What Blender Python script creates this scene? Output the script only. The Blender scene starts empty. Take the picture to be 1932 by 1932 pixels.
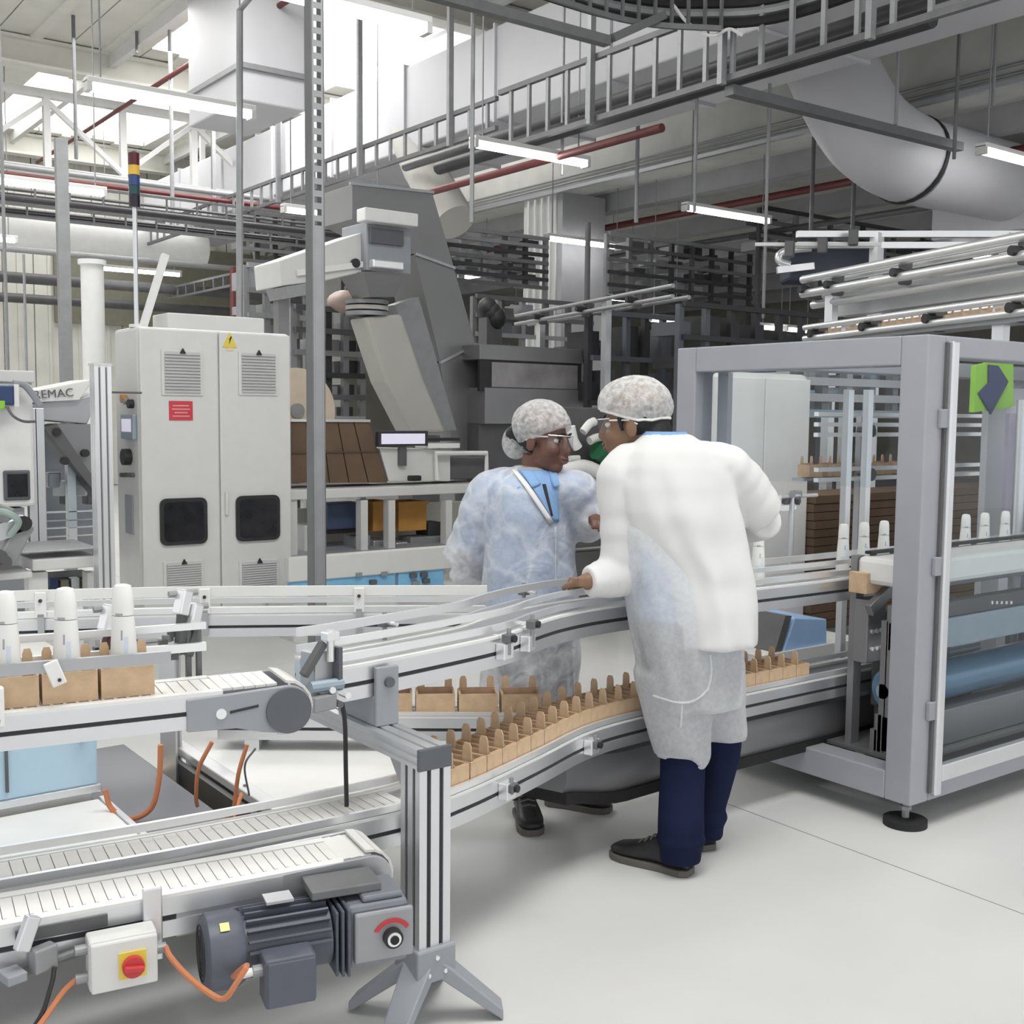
import bpy, bmesh, math, random
from mathutils import Vector, Matrix, Euler, noise

# ------------------------------------------------------------------ camera, world, exposure
SC = bpy.context.scene
COL = SC.collection
W = 1932.0
F = 2150.0                       # focal length in pixels of the 1932 frame
CAMZ = 1.55
YAW, PITCH, ROLL = math.radians(36.7), math.atan(184.0 / F), math.radians(0.55)
_f0 = Vector((math.sin(YAW), math.cos(YAW), 0))
_r0 = Vector((math.cos(YAW), -math.sin(YAW), 0))
_fw = _f0 * math.cos(PITCH) + Vector((0, 0, -1)) * math.sin(PITCH)
_u0 = _f0 * math.sin(PITCH) + Vector((0, 0, 1)) * math.cos(PITCH)
_rt = _r0 * math.cos(ROLL) + _u0 * math.sin(ROLL)
_up = _u0 * math.cos(ROLL) - _r0 * math.sin(ROLL)
CAM = Vector((0, 0, CAMZ))
cam_data = bpy.data.cameras.new('camera')
cam_data.sensor_width = 36.0
cam_data.lens = 36.0 * F / W
cam_data.clip_end = 200
cam = bpy.data.objects.new('camera', cam_data)
COL.objects.link(cam)
M3 = Matrix((_rt, _up, -_fw)).transposed()
cam.matrix_world = Matrix.Translation(CAM) @ M3.to_4x4()
SC.camera = cam

wd = bpy.data.worlds.new('world'); SC.world = wd; wd.use_nodes = True
bg = wd.node_tree.nodes['Background']
bg.inputs[0].default_value = (0.97, 0.985, 1.0, 1)
bg.inputs[1].default_value = 0.72

SC.view_settings.view_transform = 'Standard'
SC.view_settings.look = 'None'
SC.view_settings.gamma = 1.0
SC.view_settings.use_curve_mapping = False
SC.view_settings.exposure = 0.62
SC.cycles.max_bounces = 8
SC.cycles.transparent_max_bounces = 16


def area_lamp(name, loc, sx, sy, power, col=(1, 1, 1)):
    """daylight falling in through one roof light"""
    l = bpy.data.lights.new(name, 'AREA'); l.shape = 'RECTANGLE'; l.size = sx; l.size_y = sy
    l.energy = power; l.color = col
    o = bpy.data.objects.new(name, l); COL.objects.link(o); o.location = loc
    return o


area_lamp('roof_light_glow_1', (2.0, 1.2, 6.55), 5.0, 2.0, 140, (1, 0.985, 0.96))
area_lamp('roof_light_glow_2', (3.6, 10.4, 6.55), 4.4, 2.0, 110, (1, 0.985, 0.96))
area_lamp('roof_light_glow_3', (6.0, 15.2, 6.55), 4.4, 2.0, 110, (1, 0.985, 0.96))

# ------------------------------------------------------------------ pixel -> place (places are found once, on real planes)
def ray(u, v):
    return _fw + _rt * ((u - 966) / F) - _up * ((v - 966) / F)


def at(u, v, x=None, y=None, z=None, d=None):
    r = ray(u, v)
    if x is not None: t = (x - CAM.x) / r.x
    elif y is not None: t = (y - CAM.y) / r.y
    elif z is not None: t = (z - CAM.z) / r.z
    else: t = d / r.dot(_f0)
    return CAM + r * t


def xy(u, v, z):
    p = at(u, v, z=z); return (p.x, p.y)


# ------------------------------------------------------------------ mesh builder
class MB:
    def __init__(s):
        s.v = []; s.f = []

    def add(s, vs, fs):
        o = len(s.v); s.v += [tuple(p) for p in vs]; s.f += [tuple(i + o for i in f) for f in fs]; return s

    def box(s, x0, x1, y0, y1, z0, z1):
        vs = [(x, y, z) for z in (z0, z1) for y in (y0, y1) for x in (x0, x1)]
        return s.add(vs, [(0, 2, 3, 1), (4, 5, 7, 6), (0, 1, 5, 4), (2, 6, 7, 3), (0, 4, 6, 2), (1, 3, 7, 5)])

    def obox(s, c, size, rz=0.0, rx=0.0, ry=0.0):
        R = Euler((rx, ry, rz)).to_matrix(); c = Vector(c); h = [a / 2 for a in size]
        vs = [c + R @ Vector((x * h[0], y * h[1], z * h[2])) for z in (-1, 1) for y in (-1, 1) for x in (-1, 1)]
        return s.add(vs, [(0, 2, 3, 1), (4, 5, 7, 6), (0, 1, 5, 4), (2, 6, 7, 3), (0, 4, 6, 2), (1, 3, 7, 5)])

    def bar(s, p0, p1, w, h, up=(0, 0, 1)):
        p0, p1 = Vector(p0), Vector(p1); t = (p1 - p0).normalized(); up = Vector(up)
        if abs(t.dot(up)) > 0.98: up = Vector((0, 1, 0))
        a = t.cross(up).normalized(); b = a.cross(t)
        vs = [p + a * (i * w / 2) + b * (j * h / 2) for p in (p0, p1) for j in (-1, 1) for i in (-1, 1)]
        return s.add(vs, [(0, 2, 3, 1), (4, 5, 7, 6), (0, 1, 5, 4), (2, 6, 7, 3), (0, 4, 6, 2), (1, 3, 7, 5)])

    def cyl(s, p0, p1, r, n=12, r2=None):
        return s.tube([p0, p1], [r, r if r2 is None else r2], n)

    def tube(s, pts, r, n=8, closed=True):
        pts = [Vector(p) for p in pts]; m = len(pts)
        rs = r if isinstance(r, (list, tuple)) else [r] * m
        rings = []; a = None
        for i, p in enumerate(pts):
            t = (pts[min(i + 1, m - 1)] - pts[max(i - 1, 0)])
            if t.length < 1e-9: t = Vector((0, 0, 1))
            t.normalize()
            if a is None:
                a = t.cross(Vector((0, 0, 1)))
                if a.length < 1e-3: a = t.cross(Vector((0, 1, 0)))
            a = (a - t * a.dot(t)).normalized(); b = t.cross(a)
            rings.append([p + (a * math.cos(k * 2 * math.pi / n) + b * math.sin(k * 2 * math.pi / n)) * rs[i] for k in range(n)])
        return s.loft(rings, closed)

    def loft(s, rings, caps=True, loop=False):
        n = len(rings[0]); vs = [p for r in rings for p in r]; fs = []
        m = len(rings)
        for i in range(m - 1 + (1 if loop else 0)):
            for k in range(n):
                j = (i + 1) % m
                fs.append((i * n + k, i * n + (k + 1) % n, j * n + (k + 1) % n, j * n + k))
        if caps and not loop:
            fs.append(tuple(range(n - 1, -1, -1))); fs.append(tuple((m - 1) * n + k for k in range(n)))
        return s.add(vs, fs)

    def prism(s, poly, a0, a1, axis='y'):
        def P(p, a):
            return {'y': (p[0], a, p[1]), 'x': (a, p[0], p[1]), 'z': (p[0], p[1], a)}[axis]
        n = len(poly)
        vs = [P(p, a0) for p in poly] + [P(p, a1) for p in poly]
        fs = [tuple(range(n)), tuple(range(2 * n - 1, n - 1, -1))]
        fs += [(k, k + n, (k + 1) % n + n, (k + 1) % n) for k in range(n)]
        return s.add(vs, fs)

    def poly3(s, front, off):
        """polygon of 3-D points extruded by a vector"""
        off = Vector(off); n = len(front)
        vs = [Vector(p) for p in front] + [Vector(p) + off for p in front]
        fs = [tuple(range(n)), tuple(range(2 * n - 1, n - 1, -1))]
        fs += [(k, k + n, (k + 1) % n + n, (k + 1) % n) for k in range(n)]
        return s.add(vs, fs)

    def sphere(s, c, r, sc=(1, 1, 1), n=14, m=9, R=None):
        c = Vector(c); rings = []
        for i in range(m + 1):
            th = math.pi * i / m; th = min(max(th, 0.02), math.pi - 0.02)
            ring = []
            for k in range(n):
                ph = 2 * math.pi * k / n
                p = Vector((math.sin(th) * math.cos(ph) * sc[0], math.sin(th) * math.sin(ph) * sc[1], -math.cos(th) * sc[2])) * r
                ring.append(c + (R @ p if R else p))
            rings.append(ring)
        return s.loft(rings)

    def sweep(s, path, prof, caps=True):
        """sweep a profile of (sideways, up) points along a path of (x, y, z); sideways is to the left of travel"""
        rings = []; m = len(path)
        for i, p in enumerate(path):
            p = Vector(p)
            t = Vector(path[min(i + 1, m - 1)]) - Vector(path[max(i - 1, 0)]); t.z = 0; t.normalize()
            nrm = Vector((-t.y, t.x, 0))
            rings.append([p + nrm * o + Vector((0, 0, z)) for o, z in prof])
        return s.loft(rings, caps)

    def build(s, name, mat, parent=None, label=None, cat=None, group=None, kind=None, smooth=False, bevel=0.0, fix=True, loc=None, mods=None):
        if parent is not None: base = WL[parent]
        elif loc is not None: base = Vector(loc)
        else:
            xs, ys, zs = zip(*s.v); base = Vector(((min(xs) + max(xs)) / 2, (min(ys) + max(ys)) / 2, min(zs)))
        me = bpy.data.meshes.new(name)
        me.from_pydata([(p[0] - base.x, p[1] - base.y, p[2] - base.z) for p in s.v], [], s.f)
        if fix:
            bm = bmesh.new(); bm.from_mesh(me); bmesh.ops.recalc_face_normals(bm, faces=bm.faces); bm.to_mesh(me); bm.free()
        if mat: me.materials.append(mat)
        if smooth:
            me.shade_smooth()
            if smooth != 2: me.set_sharp_from_angle(angle=math.radians(40))
        return link(name, me, parent, base, label, cat, group, kind, bevel)


WL = {}


def link(name, me, parent, base, label=None, cat=None, group=None, kind=None, bevel=0.0):
    o = bpy.data.objects.new(name, me); COL.objects.link(o)
    if parent is not None:
        o.parent = parent; WL[o] = Vector(base)
        o.location = Vector(base) - WL[parent]
    else:
        o.location = base; WL[o] = Vector(base)
    if bevel:
        b = o.modifiers.new('bevel', 'BEVEL'); b.width = bevel; b.segments = 2; b.limit_method = 'ANGLE'; b.angle_limit = math.radians(40)
    tag(o, label, cat, group, kind)
    return o


def tag(o, label=None, cat=None, group=None, kind=None):
    if label: o['label'] = label
    if cat: o['category'] = cat
    if group: o['group'] = group
    if kind: o['kind'] = kind
    return o


def thing(name, label, cat, loc, group=None):
    o = bpy.data.objects.new(name, None); COL.objects.link(o); o.empty_display_size = 0.05
    o.location = loc; WL[o] = Vector(loc)
    return tag(o, label, cat, group)


def copy_tree(o, parent=None, loc=None, rz=None):
    c = o.copy(); COL.objects.link(c); c.parent = parent
    if loc is not None: c.location = loc
    if rz is not None: c.rotation_euler.z = rz
    WL[c] = Vector(c.location)
    for ch in o.children: copy_tree(ch, c)
    return c


def inst(mesh_obj, parent, world, rz=0.0):
    """a further piece sharing the mesh of mesh_obj (whose mesh is centred on its own origin)"""
    c = bpy.data.objects.new(mesh_obj.name.split('.')[0], mesh_obj.data); COL.objects.link(c)
    if parent is not None:
        c.parent = parent; c.location = Vector(world) - WL[parent]
    else: c.location = world
    c.rotation_euler.z = rz; WL[c] = Vector(world)
    return c


def smoothstep(t):
    t = max(0.0, min(1.0, t)); return t * t * (3 - 2 * t)


def bez(pts, n=24):
    """Catmull-Rom through the points"""
    P = [Vector(p) for p in pts]; P = [P[0] * 2 - P[1]] + P + [P[-1] * 2 - P[-2]]
    out = []; segs = len(P) - 3; k = max(2, n // segs)
    for i in range(segs):
        a, b, c, d = P[i:i + 4]
        for j in range(k):
            t = j / k
            out.append(0.5 * ((2 * b) + (c - a) * t + (2 * a - 5 * b + 4 * c - d) * t * t + (3 * b - a - 3 * c + d) * t ** 3))
    out.append(P[-2]); return out


# ------------------------------------------------------------------ materials
MATS = {}


def mat(name, col, rough=0.5, metal=0.0, var=0.06, scale=8.0, bump=0.0, bscale=60.0, alpha=1.0, emit=0.0, spec=0.5, trans=0.0, stretch=(1, 1, 1), col2=None):
    m = bpy.data.materials.new(name); m.use_nodes = True; MATS[name] = m
    nt = m.node_tree; N = nt.nodes; L = nt.links; b = N['Principled BSDF']
    b.inputs['Roughness'].default_value = rough; b.inputs['Metallic'].default_value = metal
    b.inputs['Specular IOR Level'].default_value = spec
    b.inputs['Alpha'].default_value = alpha
    b.inputs['Transmission Weight'].default_value = trans
    c = (*col, 1)
    tc = N.new('ShaderNodeTexCoord'); mp = N.new('ShaderNodeMapping'); mp.inputs['Scale'].default_value = stretch
    L.new(tc.outputs['Object'], mp.inputs[0])
    nz = N.new('ShaderNodeTexNoise'); nz.inputs['Scale'].default_value = scale; nz.inputs['Detail'].default_value = 4
    L.new(mp.outputs[0], nz.inputs['Vector'])
    rp = N.new('ShaderNodeValToRGB')
    rp.color_ramp.elements[0].position = 0.3; rp.color_ramp.elements[1].position = 0.7
    lo = [max(0, a * (1 - var)) for a in col]; hi = [min(1, a * (1 + var)) for a in col] if col2 is None else col2
    rp.color_ramp.elements[0].color = (*lo, 1); rp.color_ramp.elements[1].color = (*hi, 1)
    L.new(nz.outputs['Fac'], rp.inputs[0]); L.new(rp.outputs[0], b.inputs['Base Color'])
    if emit:
        b.inputs['Emission Color'].default_value = c; b.inputs['Emission Strength'].default_value = emit
    if bump:
        n2 = N.new('ShaderNodeTexNoise'); n2.inputs['Scale'].default_value = bscale; n2.inputs['Detail'].default_value = 3
        L.new(mp.outputs[0], n2.inputs['Vector'])
        bp = N.new('ShaderNodeBump'); bp.inputs['Strength'].default_value = bump; bp.inputs['Distance'].default_value = 0.01
        L.new(n2.outputs['Fac'], bp.inputs['Height']); L.new(bp.outputs[0], b.inputs['Normal'])
    return m


def veil(name, col, cover=0.6, scale=40.0, bump=0.4, bscale=9.0, vein=0.0, var=0.06):
    """thin non-woven cloth: cloth fibres with small gaps between them"""
    m = bpy.data.materials.new(name); m.use_nodes = True; MATS[name] = m
    nt = m.node_tree; N = nt.nodes; L = nt.links; N.remove(N['Principled BSDF'])
    out = N['Material Output']
    df = N.new('ShaderNodeBsdfDiffuse'); df.inputs[0].default_value = (*col, 1)
    tl = N.new('ShaderNodeBsdfTranslucent'); tl.inputs[0].default_value = (*col, 1)
    mx = N.new('ShaderNodeMixShader'); mx.inputs[0].default_value = 0.3
    L.new(df.outputs[0], mx.inputs[1]); L.new(tl.outputs[0], mx.inputs[2])
    tr = N.new('ShaderNodeBsdfTransparent'); m2 = N.new('ShaderNodeMixShader')
    tc = N.new('ShaderNodeTexCoord')
    nz = N.new('ShaderNodeTexNoise'); nz.inputs['Scale'].default_value = scale; nz.inputs['Detail'].default_value = 5
    L.new(tc.outputs['Object'], nz.inputs['Vector'])
    mr = N.new('ShaderNodeMapRange'); mr.inputs['From Min'].default_value = 0.3; mr.inputs['From Max'].default_value = 0.7
    mr.inputs['To Min'].default_value = max(0, cover - var); mr.inputs['To Max'].default_value = min(1, cover + var)
    L.new(nz.outputs['Fac'], mr.inputs[0])
    fac = mr.outputs[0]
    n2 = N.new('ShaderNodeTexNoise'); n2.inputs['Scale'].default_value = bscale; n2.inputs['Detail'].default_value = 3; n2.inputs['Distortion'].default_value = 0.8
    L.new(tc.outputs['Object'], n2.inputs['Vector'])
    if vein:
        vo = N.new('ShaderNodeTexVoronoi'); vo.feature = 'DISTANCE_TO_EDGE'; vo.inputs['Scale'].default_value = vein
        wn = N.new('ShaderNodeTexNoise'); wn.inputs['Scale'].default_value = vein * .8; wn.inputs['Detail'].default_value = 3; L.new(tc.outputs['Object'], wn.inputs['Vector'])
        wm = N.new('ShaderNodeVectorMath'); wm.operation = 'MULTIPLY_ADD'; wm.inputs[1].default_value = (1.6 / vein,) * 3; L.new(wn.outputs['Color'], wm.inputs[0]); L.new(tc.outputs['Object'], wm.inputs[2])
        L.new(wm.outputs[0], vo.inputs['Vector'])
        m3 = N.new('ShaderNodeMapRange'); m3.inputs['From Min'].default_value = 0.0; m3.inputs['From Max'].default_value = 0.12
        m3.inputs['To Min'].default_value = 0.26; m3.inputs['To Max'].default_value = 0.0
        L.new(vo.outputs['Distance'], m3.inputs[0])
        ad = N.new('ShaderNodeMath'); ad.operation = 'ADD'; ad.use_clamp = True
        L.new(fac, ad.inputs[0]); L.new(m3.outputs[0], ad.inputs[1]); fac = ad.outputs[0]
    L.new(fac, m2.inputs[0]); L.new(tr.outputs[0], m2.inputs[1]); L.new(mx.outputs[0], m2.inputs[2])
    bp = N.new('ShaderNodeBump'); bp.inputs['Strength'].default_value = bump; bp.inputs['Distance'].default_value = 0.03
    L.new(n2.outputs['Fac'], bp.inputs['Height']); L.new(bp.outputs[0], df.inputs['Normal'])
    L.new(m2.outputs[0], out.inputs[0])
    return m


def pane_mat(name, tint=(1, 1, 1), refl=0.08, rough=0.02):
    """clear sheet: lets light straight through and mirrors a little of it"""
    m = bpy.data.materials.new(name); m.use_nodes = True; MATS[name] = m
    nt = m.node_tree; N = nt.nodes; L = nt.links; N.remove(N['Principled BSDF'])
    tr = N.new('ShaderNodeBsdfTransparent'); tr.inputs[0].default_value = (*tint, 1)
    gl = N.new('ShaderNodeBsdfGlossy'); gl.inputs['Roughness'].default_value = rough
    fr = N.new('ShaderNodeLayerWeight'); fr.inputs[0].default_value = 0.5
    pw = N.new('ShaderNodeMath'); pw.operation = 'POWER'; pw.inputs[1].default_value = 4.0; L.new(fr.outputs['Facing'], pw.inputs[0])
    ma = N.new('ShaderNodeMath'); ma.operation = 'MULTIPLY_ADD'; ma.inputs[1].default_value = 0.3; ma.inputs[2].default_value = refl * 0.25
    L.new(pw.outputs[0], ma.inputs[0])
    mx = N.new('ShaderNodeMixShader'); L.new(ma.outputs[0], mx.inputs[0]); L.new(tr.outputs[0], mx.inputs[1]); L.new(gl.outputs[0], mx.inputs[2])
    L.new(mx.outputs[0], N['Material Output'].inputs[0])
    return m


m_floor = mat('floor_epoxy', (0.66, 0.66, 0.655), 0.28, var=0.035, scale=2.2)
m_joint = mat('floor_joint', (0.36, 0.36, 0.36), 0.7)
m_white = mat('white_paint', (0.80, 0.80, 0.79), 0.45, var=0.03)
m_offwhite = mat('offwhite_powder_coat', (0.68, 0.68, 0.665), 0.42, var=0.025, bump=0.05, bscale=300)
m_cream = mat('cream_sheet', (0.70, 0.69, 0.63), 0.6, var=0.05, scale=3)
m_lilac = mat('white_duct_sheet', (0.60, 0.60, 0.63), 0.5, var=0.04, scale=1.5)
m_concrete = mat('painted_concrete', (0.58, 0.58, 0.55), 0.75, var=0.08, scale=3, bump=0.1)
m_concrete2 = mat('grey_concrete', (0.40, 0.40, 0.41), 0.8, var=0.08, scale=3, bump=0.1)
m_alu = mat('anodised_aluminium', (0.72, 0.73, 0.75), 0.34, 0.8, var=0.02, scale=6)
m_alu_bright = mat('bright_aluminium', (0.86, 0.87, 0.88), 0.28, 0.65, var=0.02, scale=6)
m_alu_dark = mat('grey_aluminium', (0.44, 0.45, 0.47), 0.4, 0.6, var=0.03, scale=6)
m_steel = mat('stainless_steel', (0.265, 0.265, 0.27), 0.42, 0.6, var=0.05, scale=2)
m_steel_dark = mat('dull_steel', (0.27, 0.27, 0.28), 0.42, 0.5, var=0.06, scale=3)
m_galv = mat('galvanised_steel', (0.33, 0.335, 0.345), 0.5, 0.4, var=0.06, scale=12)
m_galv_dark = mat('weathered_galvanised', (0.17, 0.172, 0.178), 0.55, 0.3, var=0.08, scale=12)
m_guard = mat('grey_frame_paint', (0.355, 0.365, 0.405), 0.42, 0.1, var=0.03, scale=6)
m_black = mat('black_plastic', (0.022, 0.022, 0.024), 0.5, var=0.2)
m_rubber = mat('black_rubber', (0.014, 0.014, 0.015), 0.7, var=0.2)
m_dark = mat('dark_machine', (0.045, 0.045, 0.05), 0.5, 0.2, var=0.15, scale=5)
m_dark2 = mat('dark_grey_machine', (0.12, 0.12, 0.125), 0.5, 0.2, var=0.12, scale=5)
m_slot = mat('slot_shadow_strip', (0.035, 0.037, 0.042), 0.7, var=0.1)
m_greyplate = mat('grey_plastic_plate', (0.31, 0.325, 0.355), 0.5, var=0.04)
m_capgrey = mat('dark_grey_cap', (0.105, 0.112, 0.13), 0.5, var=0.06)
m_belt = mat('white_chain', (0.72, 0.71, 0.69), 0.42, var=0.05)
m_guide = mat('white_guide_strip', (0.78, 0.78, 0.77), 0.4, var=0.03)
m_card = mat('tan_board', (0.60, 0.43, 0.275), 0.75, var=0.12, scale=30, bump=0.05)
m_card_in = mat('inner_board', (0.50, 0.33, 0.21), 0.8, var=0.12, scale=30)
m_card_brown = mat('brown_board', (0.135, 0.088, 0.055), 0.75, var=0.12, scale=6)
m_bottle = mat('white_bottle', (0.82, 0.82, 0.80), 0.35, var=0.02)
m_print_grey = mat('grey_print', (0.40, 0.40, 0.43), 0.6)
m_print_green = mat('pale_green_print', (0.66, 0.80, 0.73), 0.6)
m_print_blue = mat('pale_blue_print', (0.66, 0.72, 0.85), 0.6)
m_motor = mat('blue_grey_motor_paint', (0.095, 0.105, 0.135), 0.45, var=0.08, bump=0.05)
m_gear = mat('gearbox_grey', (0.20, 0.215, 0.245), 0.45, 0.1, var=0.06)
m_gearface = mat('gearbox_face', (0.33, 0.34, 0.36), 0.42, 0.3, var=0.06)
m_yellow = mat('yellow_label', (0.75, 0.60, 0.08), 0.5)
m_yel_pale = mat('pale_yellow_label', (0.78, 0.74, 0.28), 0.5)
m_red = mat('red_plastic', (0.55, 0.045, 0.05), 0.4)
m_redpaint = mat('red_pipe_paint', (0.13, 0.025, 0.025), 0.5, var=0.15)
m_orange = mat('orange_cable', (0.55, 0.20, 0.085), 0.5, var=0.1)
m_blue_pane = mat('pale_blue_door', (0.42, 0.60, 0.75), 0.2, var=0.05, scale=3, col2=(0.52, 0.69, 0.80))
m_blue = mat('blue_panel', (0.22, 0.50, 0.75), 0.4, var=0.06)
m_bluegrey = mat('blue_grey_steel', (0.30, 0.37, 0.43), 0.4, 0.2, var=0.06)
m_slate = mat('grey_deck', (0.19, 0.195, 0.22), 0.45, 0.1, var=0.06, scale=2)
m_navy = mat('navy_plastic', (0.03, 0.045, 0.13), 0.5)
m_lime = mat('lime_panel', (0.28, 0.58, 0.05), 0.5)
m_green = mat('green_fabric', (0.02, 0.14, 0.06), 0.7)
m_amber = mat('amber_bin', (0.55, 0.27, 0.06), 0.5, var=0.15, scale=4)
m_beige = mat('beige_film', (0.66, 0.56, 0.44), 0.6, var=0.06)
m_hose = mat('pale_fabric_chute', (0.50, 0.49, 0.455), 0.7, var=0.04, scale=3)
m_window = mat('dark_window', (0.016, 0.016, 0.02), 0.12, var=0.4, scale=12)
m_tube = mat('lit_tube', (1, 1, 1), 0.5, emit=9.0, var=0)
m_screen = mat('lit_screen', (0.62, 0.60, 0.72), 0.4, emit=0.35, var=0.02)
m_olive = mat('olive_and_wall_shade', (0.22, 0.215, 0.16), 0.7, var=0.08)
m_wall2 = mat('wall_with_painted_shade', (0.30, 0.29, 0.25), 0.8, var=0.1, scale=2)  # side room walls coloured darker to stand in for shade
m_pane = pane_mat('clear_guard_pane', (0.93, 0.95, 0.96), 0.05)
m_louvre = mat('pale_grey_louvre', (0.50, 0.50, 0.50), 0.5, var=0.02)
m_roofpane = mat('milky_roof_light', (0.9, 0.9, 0.88), 0.5, emit=2.6, var=0)
# ------------------------------------------------------------------ the hall
random.seed(7)
fl = MB().box(-9, 30, -6, 34, -0.12, -0.02).build('floor', m_joint, kind='structure')
XE = [-9, -2.63, 3.37, 9.37, 16.0, 30]; YE = [-6, 0.4, 6.4, 12.4, 20, 34]
for i in range(5):
    for j in range(5):
        MB().box(XE[i] + .003, XE[i + 1] - .003, YE[j] + .003, YE[j + 1] - .003, -0.02, 0.0).build('slab', m_floor, fl)

# back wall of tall ribbed sheets
wb = MB().box(-8.95, 11.2, 24.06, 24.2, 0, 7.2).build('wall_back', m_cream, kind='structure')
x = -8.92
while x < 10.7:
    w = 0.575
    MB().box(x + .012, x + w - .012, 24.0, 24.06, 0.02, 7.2).box(x + w * .45, x + w * .55, 23.97, 24.0, 0.02, 7.2).build('sheet', m_cream, wb)
    x += w
MB().box(6.4, 11.2, 23.90, 23.965, 3.3, 5.0).build('wall_shade_band', m_olive, wb)  # darker olive strip paints the shade lying on this stretch of wall
# side room beyond the beam
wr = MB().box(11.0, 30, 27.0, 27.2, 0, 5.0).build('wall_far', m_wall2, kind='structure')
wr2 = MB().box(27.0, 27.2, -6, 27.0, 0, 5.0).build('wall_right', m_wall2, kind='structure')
lowc = MB().box(11.5, 30, -6, 27.2, 5.0, 5.15).build('ceiling_low', m_concrete, kind='structure')
for k in range(6):
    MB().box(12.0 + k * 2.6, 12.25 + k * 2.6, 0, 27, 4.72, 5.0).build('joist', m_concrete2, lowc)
bm_ = MB().box(11.0, 11.5, -2, 24.0, 4.9, 5.85).build('trim_1', m_concrete, kind='structure')
for z in (4.98, 5.07):
    MB().cyl((10.96, -2, z), (10.96, 24, z), 0.018, 6).build('conduit', m_galv, bm_)
MB().box(10.94, 11.0, -2, 24.0, 4.88, 4.93).build('edge_angle', m_alu, bm_)
MB().box(10.99, 11.5, -2, 24.0, 5.9, 7.0).build('trim_2', m_lilac, kind='structure')

# ceiling: cream roof sheets, purlins and milky roof lights
ce = MB().box(-9, 11.5, -6, 24.2, 6.95, 7.05).build('ceiling', m_cream, kind='structure')
RL = [(4.9, 8.2, 19.2, 23.2), (5.6, 10.2, 13.2, 17.0), (2.0, 5.4, 9.4, 11.4), (-1, 5, 0.2, 2.2), (-3, 2.4, 13.4, 16.4)]
x = -9.0
while x < 11.4:
    segs = [(-6.0, 24.0)]
    for (a, b, c, d) in RL:
        if a - .5 < x < b - .4:
            ns = []
            for s0, s1 in segs:
                if s0 < c and d < s1: ns += [(s0, c), (d, s1)]
                else: ns.append((s0, s1))
            segs = ns
    for s0, s1 in segs:
        MB().box(x + .01, x + .99, s0, s1, 6.84, 6.95).box(x + .42, x + .58, s0, s1, 6.80, 6.84).build('roof_sheet', m_cream, ce)
    x += 1.0
for (a, b, c, d) in RL:
    n = max(2, int((b - a) / 1.1))
    for k in range(n):
        MB().box(a + (b - a) * k / n + .03, a + (b - a) * (k + 1) / n - .03, c + .03, d - .03, 6.9, 6.94).build('roof_light', m_roofpane, ce)
for y in (4.6, 8.6, 12.4, 17.6, 23.6):
    MB().box(-9, 11.0, y - .14, y + .14, 6.42, 6.46).box(-9, 11, y - .02, y + .02, 6.46, 6.78).box(-9, 11, y - .14, y + .14, 6.78, 6.82).build('roof_beam', m_cream, ce)
for x in (2.6, 5.6, 8.6):
    MB().box(x - .05, x + .05, -6, 24, 6.62, 6.8).build('purlin', m_offwhite, ce)

# round white roof trusses over the left bay
def truss(y, x0, x1, z0, z1, lab):
    t = thing('roof_truss', lab, 'truss', (x0, y, z0))
    MB().bar((x0, y, z0), (x1, y, z0), .14, .12).build('bottom_chord', m_white, t)
    MB().bar((x0, y, z1), (x1, y, z1), .14, .12).build('top_chord', m_white, t)
    n = 5
    for k in range(n + 1):
        xx = x0 + (x1 - x0) * k / n
        MB().bar((xx, y, z0 + .06), (xx, y, z1 - .06), .1, .1).build('strut', m_white, t)
        if k < n:
            xn = x0 + (x1 - x0) * (k + 1) / n
            MB().bar((xx, y, z0 + .1 if k % 2 else z1 - .1), (xn, y, z1 - .1 if k % 2 else z0 + .1), .09, .07).build('diagonal', m_white, t)


truss(18.6, 2.6, 8.4, 5.2, 6.35, 'white steel roof truss with diagonals behind the coloured signal lamp')

# columns under the beam
def column(x, y, w, d, z1, m1, lab, name='concrete_column'):
    c = thing(name, lab, 'column', (x, y, 0))
    MB().box(x, x + w, y, y + d, 0.0, z1).build('shaft', m1, c, bevel=.01)
    return c


c = column(11.02, 13.75, .55, .8, 4.9, m_offwhite, 'pale square column under the beam behind a lit tube lamp')
for k in range(4):
    MB().cyl((10.97, 13.85 + k * .17, 0.2), (10.97, 13.85 + k * .17, 4.85), .022, 6).build('conduit', m_white, c)
MB().box(11.05, 11.9, 13.62, 13.745, 0, 4.9).build('painted_shade_face', m_concrete2, c)  # greyer slab: shade on the column's unlit side put into its colour
c = column(11.02, 21.5, .5, .6, 4.9, m_concrete, 'far square column beneath the long concrete beam, half hidden by ladder trays')

p = at(178, 700, d=12.0); q = at(178, 500, d=12.0)
pc = thing('round_column', 'white round column left of the tall white control cabinet', 'column', (p.x, p.y, 0))
MB().cyl((p.x, p.y, 0), (p.x, p.y, q.z), .115, 20).build('shaft', m_white, pc, smooth=True)
MB().cyl((p.x, p.y, q.z), (p.x, p.y, q.z + .05), .14, 20).build('cap', m_white, pc, smooth=True)

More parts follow.
